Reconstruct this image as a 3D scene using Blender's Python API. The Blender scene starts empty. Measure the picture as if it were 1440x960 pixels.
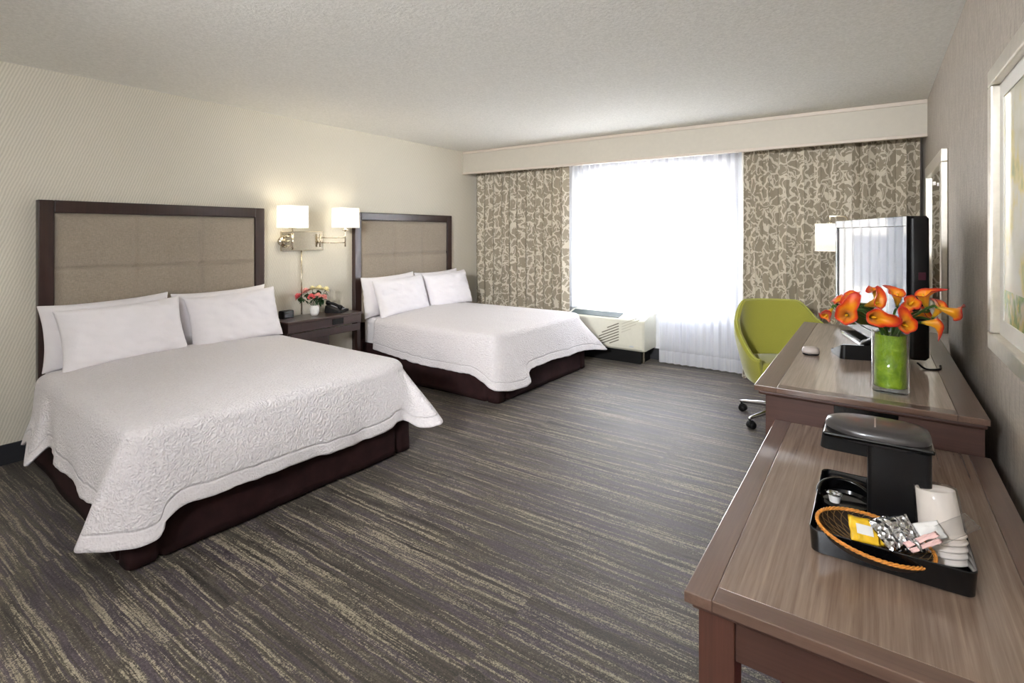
import bpy, bmesh, math, random
from mathutils import Vector, Matrix, Euler, noise
PI = math.pi
C = bpy.context.scene.collection
K = 1.42                                    # camera height in metres; the survey of the room is in units of it
def W(x, y, z): return Vector(((x + 3.085) * K, y * K, z * K))
XR = (0.238 + 3.085) * K                    # right wall
YB = 4.05 * K                               # window wall
YF = -2.4                                   # wall behind the camera
ZC = 1.736 * K                              # ceiling
random.seed(4)

# ------------------------------------------------------------------ materials
def srgb(r, g, b):
    f = lambda c: (c / 255 / 12.92) if c / 255 <= .04045 else ((c / 255 + .055) / 1.055) ** 2.4
    return (f(r), f(g), f(b), 1)
class NT:
    def __init__(s, name):
        s.m = bpy.data.materials.new(name); s.m.use_nodes = True
        s.t = s.m.node_tree; s.t.nodes.clear()
        s.out = s.t.nodes.new('ShaderNodeOutputMaterial')
    def n(s, kind, **kw):
        nd = s.t.nodes.new('ShaderNode' + kind)
        for k, v in kw.items():
            if k.startswith('i_'):
                key = k[2:]
                key = int(key) if key.isdigit() else key.replace('_', ' ')
                if hasattr(v, 'is_output') or isinstance(v, bpy.types.NodeSocket): s.t.links.new(v, nd.inputs[key])
                else: nd.inputs[key].default_value = v
            else: setattr(nd, k, v)
        return nd
    def link(s, a, b): s.t.links.new(a, b)
    def math(s, op, a, b=None, c=None, clamp=False):
        nd = s.t.nodes.new('ShaderNodeMath'); nd.operation = op; nd.use_clamp = clamp
        for i, v in enumerate((a, b, c)):
            if v is None: continue
            if isinstance(v, bpy.types.NodeSocket): s.link(v, nd.inputs[i])
            else: nd.inputs[i].default_value = v
        return nd.outputs[0]
    def ramp(s, fac, stops, interp='LINEAR'):
        nd = s.t.nodes.new('ShaderNodeValToRGB'); cr = nd.color_ramp; cr.interpolation = interp
        while len(cr.elements) < len(stops): cr.elements.new(.5)
        for e, (p, c) in zip(cr.elements, stops): e.position = p; e.color = c if len(c) == 4 else (*c, 1)
        s.link(fac, nd.inputs[0]); return nd.outputs[0]
    def mix(s, fac, a, b, mode='MIX'):
        nd = s.t.nodes.new('ShaderNodeMix'); nd.data_type = 'RGBA'; nd.blend_type = mode
        for i, v in ((0, fac), (6, a), (7, b)):
            if isinstance(v, bpy.types.NodeSocket): s.link(v, nd.inputs[i])
            else: nd.inputs[i].default_value = v
        return nd.outputs[2]
    def coord(s, which='Object', scale=(1, 1, 1), rot=(0, 0, 0)):
        tc = s.n('TexCoord'); mp = s.n('Mapping')
        mp.inputs['Scale'].default_value = scale; mp.inputs['Rotation'].default_value = rot
        s.link(tc.outputs[which], mp.inputs['Vector']); return mp.outputs[0]
    def noise(s, vec, scale, detail=2, rough=.5, dist=0):
        nd = s.n('TexNoise'); nd.inputs['Scale'].default_value = scale; nd.inputs['Detail'].default_value = detail
        nd.inputs['Roughness'].default_value = rough; nd.inputs['Distortion'].default_value = dist
        s.link(vec, nd.inputs['Vector']); return nd.outputs['Fac']
    def bump(s, h, strength=.3, dist=.01):
        nd = s.n('Bump'); nd.inputs['Strength'].default_value = strength; nd.inputs['Distance'].default_value = dist
        s.link(h, nd.inputs['Height']); return nd.outputs[0]
    def bsdf(s, color, rough=.5, normal=None, metal=0, ior=1.5, coat=0, sheen=0, trans=0, spec=.5, coatr=.05):
        b = s.n('BsdfPrincipled')
        for k, v in (('Base Color', color), ('Roughness', rough), ('Metallic', metal), ('IOR', ior), ('Coat Weight', coat),
                     ('Coat Roughness', coatr), ('Sheen Weight', sheen), ('Transmission Weight', trans), ('Specular IOR Level', spec)):
            if isinstance(v, bpy.types.NodeSocket): s.link(v, b.inputs[k])
            else: b.inputs[k].default_value = v
        if normal is not None: s.link(normal, b.inputs['Normal'])
        s.link(b.outputs[0], s.out.inputs[0]); return b
def plain(name, rgb, rough=.5, metal=0, coat=0, var=.06, scale=30, bump=.0, spec=.5, sheen=0):
    t = NT(name); v = t.coord(); nz = t.noise(v, scale, 3)
    c = srgb(*rgb); d = tuple(x * (1 - var) for x in c[:3]) + (1,); e = tuple(min(1, x * (1 + var)) for x in c[:3]) + (1,)
    col = t.ramp(nz, [(.3, d), (.7, e)])
    t.bsdf(col, rough, t.bump(nz, bump, .002) if bump else None, metal, coat=coat, spec=spec, sheen=sheen); return t.m

def mat_carpet():
    t = NT('carpet_streaks')
    tc = t.n('TexCoord'); sep = t.n('SeparateXYZ'); t.link(tc.outputs['Object'], sep.inputs[0])
    x, y = sep.outputs[0], sep.outputs[1]
    def shifted(tile, amt, sc, seed):
        bx = t.math('FLOOR', t.math('DIVIDE', x, tile)); by = t.math('FLOOR', t.math('DIVIDE', y, tile * .5))
        cb = t.n('CombineXYZ'); t.link(bx, cb.inputs[0]); t.link(by, cb.inputs[1]); cb.inputs[2].default_value = seed
        wn = t.n('TexWhiteNoise'); t.link(cb.outputs[0], wn.inputs['Vector'])
        off = t.math('MULTIPLY', wn.outputs['Value'], amt)
        wob = t.math('MULTIPLY', t.noise(t.coord(scale=(1, 1, 1)), 5, 3), .022)
        yy = t.math('ADD', y, wob)
        o = t.n('CombineXYZ'); t.link(t.math('MULTIPLY', x, sc[0]), o.inputs[0]); t.link(t.math('MULTIPLY', yy, sc[1]), o.inputs[1]); t.link(off, o.inputs[2])
        return o.outputs[0]
    a = t.noise(shifted(.92, .8, (.9, 22), 1), 1, 3, .6)
    b = t.noise(shifted(.92, .9, (1.15, 46), 2), 1, 6, .72)
    c = t.noise(shifted(.92, .5, (2.2, 120), 3), 1, 5, .75)
    grit = t.noise(t.coord(), 170, 4, .85)
    base = t.ramp(a, [(.36, srgb(48, 42, 37)), (.44, srgb(68, 60, 52)), (.50, srgb(80, 73, 62)), (.55, srgb(78, 68, 74)), (.61, srgb(66, 57, 62)), (.66, srgb(84, 77, 64))])
    fleck = t.math('ADD', t.math('MULTIPLY', b, .72), t.math('MULTIPLY', c, .30))
    fleck = t.math('ADD', fleck, t.math('MULTIPLY', t.math('SUBTRACT', grit, .5), .42))
    streak = t.ramp(fleck, [(.552, (0, 0, 0)), (.585, (1, 1, 1))])
    col = t.mix(streak, base, srgb(142, 133, 114))
    dk = t.ramp(c, [(.36, (1, 1, 1)), (.5, (0, 0, 0))])
    col = t.mix(t.math('MULTIPLY', dk, .5), col, srgb(38, 33, 30))
    g2 = t.ramp(grit, [(.42, (.45, .45, .45)), (.58, (1.55, 1.55, 1.55))])
    col = t.mix(.85, col, g2, 'MULTIPLY')
    t.bsdf(col, .5, t.bump(t.math('ADD', grit, t.math('MULTIPLY', b, 1.2)), .45, .003), sheen=.05, spec=.42); return t.m
def mat_wallpaper():
    t = NT('wallpaper_diagonal_weave'); v = t.coord(scale=(1, 1, 1))
    w1 = t.n('TexWave', wave_type='BANDS', bands_direction='Y'); w1.inputs['Scale'].default_value = 20; w1.inputs['Distortion'].default_value = 2.5; w1.inputs['Detail'].default_value = 2; w1.inputs['Detail Scale'].default_value = .8
    t.link(t.coord(rot=(math.radians(20), 0, 0)), w1.inputs[0])
    nz = t.noise(v, 140, 3)
    h = t.math('ADD', t.math('MULTIPLY', w1.outputs['Fac'], .7), t.math('MULTIPLY', nz, .5))
    col = t.ramp(h, [(.2, srgb(200, 194, 178)), (.9, srgb(220, 214, 199))])
    t.bsdf(col, .75, t.bump(h, .25, .003), spec=.3); return t.m
def mat_grasscloth():
    t = NT('grasscloth_taupe')
    a = t.noise(t.coord(scale=(1, 1, .09)), 180, 3); b = t.noise(t.coord(scale=(1, .15, 1)), 160, 2)
    h = t.math('ADD', t.math('MULTIPLY', a, .7), t.math('MULTIPLY', b, .3))
    col = t.ramp(h, [(.35, srgb(152, 142, 130)), (.65, srgb(188, 179, 167))])
    t.bsdf(col, .6, t.bump(h, .2, .002), spec=.4); return t.m
def mat_ceiling():
    t = NT('stippled_ceiling_paint'); v = t.coord(); a = t.noise(v, 70, 4, .65)
    col = t.ramp(a, [(.35, srgb(226, 224, 216)), (.65, srgb(242, 240, 233))])
    t.bsdf(col, .9, t.bump(a, .6, .006), spec=.2); return t.m
def mat_wood(name, c0, c1, axis=1, rough=.32, coat=.25, sc=1.0):
    t = NT(name)
    s = [64 * sc, 64 * sc, 64 * sc]; s[axis] = 1.3 * sc
    a = t.noise(t.coord(scale=tuple(s)), 1, 5, .62, .6)
    s2 = [150 * sc] * 3; s2[axis] = 5
    b = t.noise(t.coord(scale=tuple(s2)), 1, 3, .7)
    h = t.math('ADD', t.math('MULTIPLY', a, .6), t.math('MULTIPLY', b, .4))
    col = t.ramp(h, [(.34, srgb(*c0)), (.66, srgb(*c1))])
    t.bsdf(col, rough, t.bump(h, .06, .001), coat=coat, coatr=.18); return t.m
def mat_linen(name, rgb, rgb2):
    t = NT(name); a = t.noise(t.coord(scale=(1, 1, .12)), 420, 2); b = t.noise(t.coord(scale=(1, .12, 1)), 420, 2)
    h = t.math('ADD', t.math('MULTIPLY', a, .5), t.math('MULTIPLY', b, .5))
    big = t.noise(t.coord(), 3, 2)
    col = t.ramp(t.math('ADD', h, t.math('MULTIPLY', t.math('SUBTRACT', big, .5), .1)), [(.35, srgb(*rgb)), (.65, srgb(*rgb2))])
    t.bsdf(col, .85, t.bump(h, .3, .002), sheen=.2, spec=.2); return t.m
def mat_duvet():
    t = NT('matelasse_duvet')
    uv = t.n('TexCoord').outputs['UV']; v = t.coord()
    vor = t.n('TexVoronoi', feature='SMOOTH_F1'); vor.inputs['Scale'].default_value = 95; vor.inputs['Smoothness'].default_value = .5; vor.inputs['Randomness'].default_value = 1
    dn = t.n('TexNoise'); dn.inputs['Scale'].default_value = 16; t.link(v, dn.inputs['Vector'])
    vv = t.n('VectorMath', operation='MULTIPLY_ADD'); t.link(dn.outputs['Color'], vv.inputs[0]); vv.inputs[1].default_value = (.05, .05, .05); t.link(v, vv.inputs[2])
    t.link(vv.outputs[0], vor.inputs['Vector'])
    nz = t.noise(v, 60, 4, .6)
    sep = t.n('SeparateXYZ'); t.link(uv, sep.inputs[0])
    # stitched hem line six centimetres above the edge; smooth band below it
    wv = t.math('ADD', sep.outputs[1], t.math('MULTIPLY', t.math('SUBTRACT', t.noise(v, 7, 2), .5), .012))
    line = t.math('SUBTRACT', 1, t.math('MULTIPLY', t.math('ABSOLUTE', t.math('SUBTRACT', wv, .062)), 120), clamp=True)
    inner = t.math('MULTIPLY', t.math('SUBTRACT', wv, .06), 80, clamp=True)
    quilt = t.math('MULTIPLY', t.math('ADD', t.math('MULTIPLY', vor.outputs['Distance'], 1.0), t.math('MULTIPLY', nz, .8)), t.math('ADD', t.math('MULTIPLY', inner, .55), .5))
    h = t.math('SUBTRACT', quilt, t.math('MULTIPLY', line, .7))
    col = t.ramp(nz, [(.3, srgb(214, 208, 209)), (.7, srgb(223, 218, 219))])
    t.bsdf(col, .8, t.bump(h, .65, .009), sheen=.2, spec=.25); return t.m
def mat_cotton(name='white_cotton', rgb=(236, 232, 234)):
    t = NT(name); v = t.coord(); a = t.noise(v, 9, 4, .6); b = t.noise(v, 300, 2)
    c = srgb(*rgb); col = t.ramp(a, [(.3, tuple(x * .97 for x in c[:3]) + (1,)), (.7, c)])
    t.bsdf(col, .8, t.bump(t.math('ADD', a, t.math('MULTIPLY', b, .05)), .35, .02), sheen=.2, spec=.25); return t.m
def mat_drape():
    t = NT('scroll_print_drape'); tc = t.n('TexCoord')
    mp = t.n('Mapping'); t.link(tc.outputs['UV'], mp.inputs[0]); uv = mp.outputs[0]
    dn = t.n('TexNoise'); dn.inputs['Scale'].default_value = 9; dn.inputs['Detail'].default_value = 1.5; t.link(uv, dn.inputs['Vector'])
    dv = t.n('VectorMath', operation='MULTIPLY_ADD'); t.link(dn.outputs['Color'], dv.inputs[0]); dv.inputs[1].default_value = (.17, .17, .17); t.link(uv, dv.inputs[2])
    def vor(sc, off):
        o = t.n('VectorMath', operation='ADD'); t.link(dv.outputs[0], o.inputs[0]); o.inputs[1].default_value = off
        m2 = t.n('Mapping'); m2.inputs['Scale'].default_value = (1, .8, 1); t.link(o.outputs[0], m2.inputs[0])
        q = t.n('TexVoronoi', feature='DISTANCE_TO_EDGE', voronoi_dimensions='2D'); q.inputs['Scale'].default_value = sc; t.link(m2.outputs[0], q.inputs['Vector'])
        return q.outputs['Distance']
    # broken net of branching scrolls: thick and thin limbs
    wid = t.math('ADD', t.math('MULTIPLY', t.noise(uv, 13, 1), .12), .03)
    a = t.math('LESS_THAN', vor(10.5, (0, 0, 0)), wid)
    gap = t.math('GREATER_THAN', t.noise(uv, 11, 1), .36)
    b = t.math('MULTIPLY', t.math('LESS_THAN', vor(17, (3.3, 1.7, 0)), .07), t.math('LESS_THAN', t.noise(uv, 9, 1), .5))
    f = t.math('MAXIMUM', t.math('MULTIPLY', a, gap), b)
    weave = t.noise(tc.outputs['UV'], 420, 2)
    dark = t.ramp(weave, [(.3, srgb(140, 130, 112)), (.7, srgb(160, 150, 132))]); lite = t.ramp(weave, [(.3, srgb(196, 187, 168)), (.7, srgb(212, 204, 187))])
    col = t.mix(f, dark, lite)
    b_ = t.n('BsdfPrincipled'); t.link(col, b_.inputs['Base Color']); b_.inputs['Roughness'].default_value = .8; b_.inputs['Specular IOR Level'].default_value = .2
    t.link(t.bump(t.math('ADD', f, weave), .15, .002), b_.inputs['Normal'])
    t.link(b_.outputs[0], t.out.inputs[0]); return t.m
def mat_sheer():
    t = NT('sheer_voile'); tc = t.n('TexCoord')
    mp = t.n('Mapping'); mp.inputs['Scale'].default_value = (60, .3, 1); t.link(tc.outputs['UV'], mp.inputs[0])
    st = t.noise(mp.outputs[0], 1, 3)
    col = t.ramp(st, [(.3, srgb(232, 234, 240)), (.7, srgb(246, 247, 250))])
    d = t.n('BsdfDiffuse', i_Color=col); tr = t.n('BsdfTranslucent', i_Color=col); tp = t.n('BsdfTransparent')
    m1 = t.n('MixShader'); m1.inputs[0].default_value = .5; t.link(d.outputs[0], m1.inputs[1]); t.link(tr.outputs[0], m1.inputs[2])
    sep = t.n('SeparateXYZ'); t.link(tc.outputs['UV'], sep.inputs[0])
    hem = t.math('LESS_THAN', sep.outputs[1], .13)
    lw = t.n('LayerWeight'); lw.inputs[0].default_value = .35
    fac = t.math('ADD', .74, t.math('MULTIPLY', lw.outputs['Facing'], .26), clamp=True)
    fac = t.math('ADD', fac, t.math('MULTIPLY', hem, .3), clamp=True)
    m2 = t.n('MixShader', i_0=fac); t.link(tp.outputs[0], m2.inputs[1]); t.link(m1.outputs[0], m2.inputs[2])
    t.link(m2.outputs[0], t.out.inputs[0]); return t.m
def mat_pane(name, tint=(1, 1, 1, 1), rough=0.0, ior=1.45):
    t = NT(name); lw = t.n('LayerWeight'); lw.inputs[0].default_value = .5; f0 = ((ior - 1) / (ior + 1)) ** 2
    fr = t.math('ADD', f0, t.math('MULTIPLY', t.math('POWER', lw.outputs['Facing'], 5), 1 - f0), clamp=True)
    tp = t.n('BsdfTransparent', i_Color=tint); g = t.n('BsdfGlossy'); g.inputs['Roughness'].default_value = rough
    m = t.n('MixShader', i_0=fr); t.link(tp.outputs[0], m.inputs[1]); t.link(g.outputs[0], m.inputs[2])
    t.link(m.outputs[0], t.out.inputs[0]); return t.m
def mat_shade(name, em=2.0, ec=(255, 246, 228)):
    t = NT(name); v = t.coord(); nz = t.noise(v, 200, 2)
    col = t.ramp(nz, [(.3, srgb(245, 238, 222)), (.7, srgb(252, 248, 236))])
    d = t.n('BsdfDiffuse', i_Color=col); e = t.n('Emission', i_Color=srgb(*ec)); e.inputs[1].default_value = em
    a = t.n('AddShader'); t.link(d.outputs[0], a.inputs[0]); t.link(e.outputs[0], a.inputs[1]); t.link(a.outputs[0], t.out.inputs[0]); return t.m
def mat_artwork():
    t = NT('soft_floral_print'); v = t.coord()
    sep = t.n('SeparateXYZ'); t.link(v, sep.inputs[0])
    a = t.noise(v, 7, 3, .6); b = t.noise(v, 13, 2); c = t.noise(v, 40, 3)
    col = t.ramp(a, [(.3, srgb(226, 224, 212)), (.5, srgb(216, 214, 190)), (.62, srgb(226, 208, 120)), (.75, srgb(150, 168, 96))])
    low = t.math('LESS_THAN', sep.outputs[2], -.25)
    low = t.math('MULTIPLY', low, t.ramp(b, [(.45, (0, 0, 0)), (.55, (1, 1, 1))]))
    col = t.mix(low, col, t.ramp(c, [(.3, srgb(70, 120, 50)), (.55, srgb(130, 170, 70)), (.7, srgb(226, 190, 60))]))
    t.bsdf(col, .4, spec=.4, coat=.8); return t.m
def mat_calla():
    t = NT('calla_spathe'); uv = t.n('TexCoord').outputs['UV']; sep = t.n('SeparateXYZ'); t.link(uv, sep.inputs[0])
    f = t.math('ADD', sep.outputs[1], t.math('MULTIPLY', t.math('SUBTRACT', t.noise(t.coord(scale=(1, 1, 1)), 45, 2), .5), .25))
    col = t.ramp(f, [(.02, srgb(120, 130, 30)), (.2, srgb(214, 160, 26)), (.66, srgb(230, 146, 18)), (.84, srgb(220, 84, 12)), (.97, srgb(186, 30, 10))])
    t.bsdf(col, .45, spec=.4, sheen=.1); return t.m
def mat_vase_cloth():
    t = NT('lime_wrap'); v = t.coord(); a = t.noise(v, 22, 4, .6, .5)
    col = t.ramp(a, [(.3, srgb(104, 140, 8)), (.5, srgb(140, 174, 20)), (.7, srgb(172, 200, 50))])
    t.bsdf(col, .5, t.bump(a, .6, .01)); return t.m
def mat_foil():
    t = NT('crinkled_foil'); v = t.coord(); vv = t.n('TexVoronoi'); vv.inputs['Scale'].default_value = 90; t.link(v, vv.inputs[0])
    t.bsdf(srgb(206, 206, 208), .22, t.bump(vv.outputs['Distance'], .8, .01), metal=1); return t.m

M = {}
M['carpet'] = mat_carpet(); M['paper'] = mat_wallpaper(); M['grass'] = mat_grasscloth(); M['ceil'] = mat_ceiling()
M['paint'] = plain('beige_paint', (196, 186, 168), .8, scale=90, var=.03)
M['windowwall'] = plain('window_wall_paint', (206, 206, 208), .8, var=.03)
M['dark_base'] = plain('charcoal_vinyl', (38, 38, 42), .5)
M['espresso'] = mat_wood('espresso_wood', (40, 23, 20), (58, 36, 31), 2, .35, .4)
M['espresso_top'] = mat_wood('espresso_top_wood', (52, 34, 29), (74, 52, 45), 1, .3, .5)
M['wood_field'] = mat_wood('walnut_veneer', (104, 84, 71), (148, 126, 108), 1, .26, .6)
M['wood_edge'] = mat_wood('stained_wood_edge', (88, 66, 55), (108, 84, 71), 1, .28, .6)
M['wood_edge_x'] = mat_wood('stained_wood_crossgrain', (88, 66, 55), (108, 84, 71), 0, .28, .6)
M['wood_red'] = mat_wood('red_brown_wood', (62, 38, 30), (76, 49, 40), 0, .5, .0)
M['wood_leg'] = mat_wood('red_brown_leg_wood', (70, 42, 33), (88, 54, 43), 2, .4, .2)
M['linen'] = mat_linen('headboard_linen', (138, 127, 113), (164, 152, 136))
M['duvet'] = mat_duvet(); M['cotton'] = mat_cotton(); M['sheet'] = mat_cotton('sheet_cotton', (230, 226, 228))
M['skirt'] = plain('burgundy_brown_skirt', (42, 23, 23), .8, scale=14, var=.18, bump=.2, spec=.2)
M['drape'] = mat_drape(); M['sheer'] = mat_sheer(); M['lining'] = plain('drape_lining', (232, 228, 222), .8)
M['valance'] = plain('valance_vinyl', (186, 180, 166), .6, var=.02); M['valance_trim'] = plain('valance_trim_paint', (196, 184, 170), .5, var=.02)
M['white_frame'] = plain('white_window_vinyl', (236, 238, 240), .4, var=.02)
M['pane'] = mat_pane('window_glass'); M['vase_glass'] = mat_pane('vase_glass', (.97, .99, .97, 1), 0, 1.5)
M['wrap'] = mat_pane('clear_plastic_wrap', (.95, .95, .95, 1), .2, 1.6)
M['nickel'] = plain('brushed_nickel', (206, 196, 176), .22, 1, scale=60); M['chrome'] = plain('chrome', (214, 214, 216), .1, 1, scale=10, var=.02)
M['silver_frame'] = plain('silver_leaf_frame', (216, 210, 198), .32, .75, scale=40); M['gold_edge'] = plain('champagne_edge', (198, 180, 130), .3, .9)
M['shade'] = mat_shade('lit_lamp_shade', .5); M['shade_glow'] = mat_shade('faintly_glowing_shade', .14)  # floor lamp has no bulb; a faint glow is put into its shade
M['ptac'] = plain('almond_plastic', (214, 212, 196), .45, var=.02); M['ptac_dark'] = plain('dark_green_grille', (52, 66, 62), .5); M['slot'] = plain('shadow_slot_plastic', (108, 102, 88), .7)
M['black'] = plain('black_plastic', (13, 12, 13), .4, var=.1, spec=.3); M['gloss'] = plain('gloss_black_plastic', (8, 8, 9), .16, coat=.3, spec=.3, var=.05)
M['matte_black'] = plain('matte_black', (12, 11, 11), .6, spec=.25)
M['grey_lid'] = plain('charcoal_lid_plastic', (56, 53, 53), .3, var=.05, coat=.3)
M['lime'] = plain('lime_upholstery', (146, 144, 50), .85, scale=300, var=.06, bump=.15, sheen=.3); M['lime_seam'] = plain('lime_piping', (168, 170, 76), .8)
_t = NT('mirror_glass'); _t.bsdf((.93, .94, .92, 1), .01, metal=1); M['mirror'] = _t.m
M['art'] = mat_artwork(); M['mat_board'] = plain('picture_mat_board', (232, 230, 222), .7, var=.02)
M['calla'] = mat_calla(); M['stem'] = plain('green_stem', (58, 96, 30), .5, scale=20, var=.3); M['spadix'] = plain('yellow_spadix', (240, 190, 30), .6)
M['vcloth'] = mat_vase_cloth(); M['ceramic'] = plain('white_ceramic', (238, 236, 230), .25, coat=.5, var=.02)
M['leaf'] = plain('dark_leaf', (34, 66, 30), .5, scale=40, var=.4)
M['rose_coral'] = plain('coral_petals', (232, 110, 112), .6, scale=60, var=.2); M['rose_pink'] = plain('pink_petals', (240, 168, 158), .6, scale=60, var=.15); M['rose_cream'] = plain('cream_petals', (246, 236, 186), .6, scale=60, var=.08)
M['wicker'] = plain('tan_wicker', (206, 134, 52), .5, scale=200, var=.3); M['wicker_dark'] = plain('dark_wicker', (36, 24, 16), .5, scale=200, var=.3); M['wicker_line'] = plain('tan_strand', (112, 84, 44), .5)
M['foil'] = mat_foil(); M['tea'] = plain('yellow_packet', (232, 186, 40), .35, coat=.3, scale=60, var=.12); M['foam'] = plain('foam_cup', (232, 222, 212), .6, var=.03)
M['pinkp'] = plain('pink_paper', (236, 196, 190), .6); M['white_paper'] = plain('white_paper', (236, 234, 230), .6, var=.02)
M['red_cloth'] = plain('deep_red_upholstery', (88, 8, 16), .7)
def screen_mat(name, r):
    t = NT(name); lw = t.n('LayerWeight'); lw.inputs[0].default_value = .5; f = t.math('ADD', .02, t.math('MULTIPLY', t.math('POWER', lw.outputs['Facing'], 5), .55), clamp=True)
    d = t.n('BsdfDiffuse', i_Color=srgb(9, 10, 12)); g = t.n('BsdfGlossy'); g.inputs['Roughness'].default_value = r; m = t.n('MixShader', i_0=f)
    t.link(d.outputs[0], m.inputs[1]); t.link(g.outputs[0], m.inputs[2]); t.link(m.outputs[0], t.out.inputs[0]); return t.m
M['screen'] = screen_mat('television_screen_glass', .03)
M['key'] = plain('phone_key_grey', (196, 196, 198), .4); M['sticker'] = plain('magenta_sticker', (60, 12, 30), .4); M['grey_stone'] = plain('warm_grey_plastic', (176, 166, 160), .3, var=.05, coat=.3)
M['fill_glow'] = mat_shade('fill_globe_glow', 86.0, (238, 244, 255))  # strong glow for the added fill globe
M['ext_wall'] = plain('cream_render', (236, 232, 222), .9, var=.02); M['ext_dark'] = plain('grey_shutter', (120, 124, 132), .8); M['ext_ground'] = plain('concrete_lot', (210, 208, 202), .9, scale=3)

# ------------------------------------------------------------------ mesh helpers
def mk(name, bm, m, parent=None, smooth=True, loc=None, rot=None,):
    me = bpy.data.meshes.new(name); bm.normal_update(); bm.to_mesh(me); bm.free()
    o = bpy.data.objects.new(name, me); C.objects.link(o)
    for mm in (m if isinstance(m, (list, tuple)) else [m]): me.materials.append(mm)
    if smooth:
        for p in me.polygons: p.use_smooth = True
        if smooth == 'x': me.set_sharp_from_angle(angle=math.radians(35))
    if parent is not None: o.parent = parent
    if loc is not None: o.location = loc
    if rot is not None: o.rotation_euler = rot
    return o
def bevel_mod(o, w=.004, seg=2):
    b = o.modifiers.new('bevel', 'BEVEL'); b.width = w; b.segments = seg; b.limit_method = 'ANGLE'; b.angle_limit = math.radians(40)
    b.harden_normals = False; return o
def box(bm, c, s, rz=0, rot=None):
    mt = Matrix.Translation(c) @ (rot.to_matrix().to_4x4() if rot else Matrix.Rotation(rz, 4, 'Z')) @ Matrix.Diagonal((*s, 1))
    return bmesh.ops.create_cube(bm, size=1, matrix=mt)
def bx(bm, x0, x1, y0, y1, z0, z1): return box(bm, ((x0 + x1) / 2, (y0 + y1) / 2, (z0 + z1) / 2), (abs(x1 - x0), abs(y1 - y0), abs(z1 - z0)))
def boxo(name, x0, x1, y0, y1, z0, z1, m, parent=None, bev=.003):
    cx, cy, cz = (x0 + x1) / 2, (y0 + y1) / 2, (z0 + z1) / 2
    bm = bmesh.new(); bx(bm, x0 - cx, x1 - cx, y0 - cy, y1 - cy, z0 - cz, z1 - cz)
    o = mk(name, bm, m, parent, False, loc=(cx, cy, cz))
    if bev: bevel_mod(o, bev)
    return o
def lathe(bm, prof, seg=32, c=(0, 0, 0), close=False):
    rings = []
    for r, z in prof:
        rings.append([bm.verts.new((c[0] + r * math.cos(2 * PI * i / seg), c[1] + r * math.sin(2 * PI * i / seg), c[2] + z)) for i in range(seg)])
    for a, b in zip(rings, rings[1:]):
        for i in range(seg): bm.faces.new((a[i], a[(i + 1) % seg], b[(i + 1) % seg], b[i]))
    if close:
        if prof[0][0] > 1e-5: bm.faces.new(list(reversed(rings[0])))
        if prof[-1][0] > 1e-5: bm.faces.new(rings[-1])
    return rings
def tube(bm, pts, r, seg=8, cap=True, closed=False):
    pts = [Vector(p) for p in pts]; n = len(pts); rings = []; up = None
    for i, p in enumerate(pts):
        a = pts[i - 1] if (i > 0 or closed) else p; b = pts[(i + 1) % n] if (i < n - 1 or closed) else p
        d = (b - a).normalized()
        if up is None: up = d.orthogonal().normalized()
        up = (up - d * up.dot(d)); up = up.normalized() if up.length > 1e-6 else d.orthogonal().normalized()
        s = d.cross(up); rr = r[i] if isinstance(r, (list, tuple)) else r
        rings.append([bm.verts.new(p + (up * math.cos(2 * PI * k / seg) + s * math.sin(2 * PI * k / seg)) * rr) for k in range(seg)])
    pairs = list(zip(rings, rings[1:])) + ([(rings[-1], rings[0])] if closed else [])
    for a, b in pairs:
        for k in range(seg): bm.faces.new((a[k], a[(k + 1) % seg], b[(k + 1) % seg], b[k]))
    if cap and not closed: bm.faces.new(list(reversed(rings[0]))); bm.faces.new(rings[-1])
def cyl(bm, a, b, r, seg=20): tube(bm, [a, b], r, seg)
def rrect(w, d, r, n=6):
    out = []
    for cx, cy, a0 in ((w / 2 - r, d / 2 - r, 0), (-w / 2 + r, d / 2 - r, PI / 2), (-w / 2 + r, -d / 2 + r, PI), (w / 2 - r, -d / 2 + r, 1.5 * PI)):
        for i in range(n + 1):
            a = a0 + PI / 2 * i / n; out.append((cx + r * math.cos(a), cy + r * math.sin(a)))
    return out
def loft(bm, loops, cap0=True, cap1=True):
    rs = [[bm.verts.new(p) for p in l] for l in loops]
    for a, b in zip(rs, rs[1:]):
        n = len(a)
        for i in range(n): bm.faces.new((a[i], a[(i + 1) % n], b[(i + 1) % n], b[i]))
    if cap0: bm.faces.new(list(reversed(rs[0])))
    if cap1: bm.faces.new(rs[-1])
    return rs
def catmull(pts, n=10):
    out = []; P = [Vector(p) for p in pts]; P = [2 * P[0] - P[1]] + P + [2 * P[-1] - P[-2]]
    for i in range(1, len(P) - 2):
        for k in range(n):
            t = k / n; a, b, c, d = P[i - 1:i + 3]
            out.append(.5 * ((2 * b) + (c - a) * t + (2 * a - 5 * b + 4 * c - d) * t * t + (3 * b - a - 3 * c + d) * t ** 3))
    out.append(P[-2].copy()); return out
def thing(name, label, cat, loc=(0, 0, 0), rz=0, group=None):
    o = bpy.data.objects.new(name, None); C.objects.link(o); o.location = loc; o.rotation_euler = (0, 0, rz)
    o.empty_display_size = .1
    return tag(o, label, cat, group)
def tag(o, label, cat, group=None):
    o['label'] = label; o['category'] = cat
    if group: o['group'] = group
    return o
def struct(o): o['kind'] = 'structure'; return o
def solid(o, t, off=0): s = o.modifiers.new('solid', 'SOLIDIFY'); s.thickness = t; s.offset = off; return o
def subs(o, n=1): s = o.modifiers.new('sub', 'SUBSURF'); s.levels = n; s.render_levels = n; return o

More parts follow.
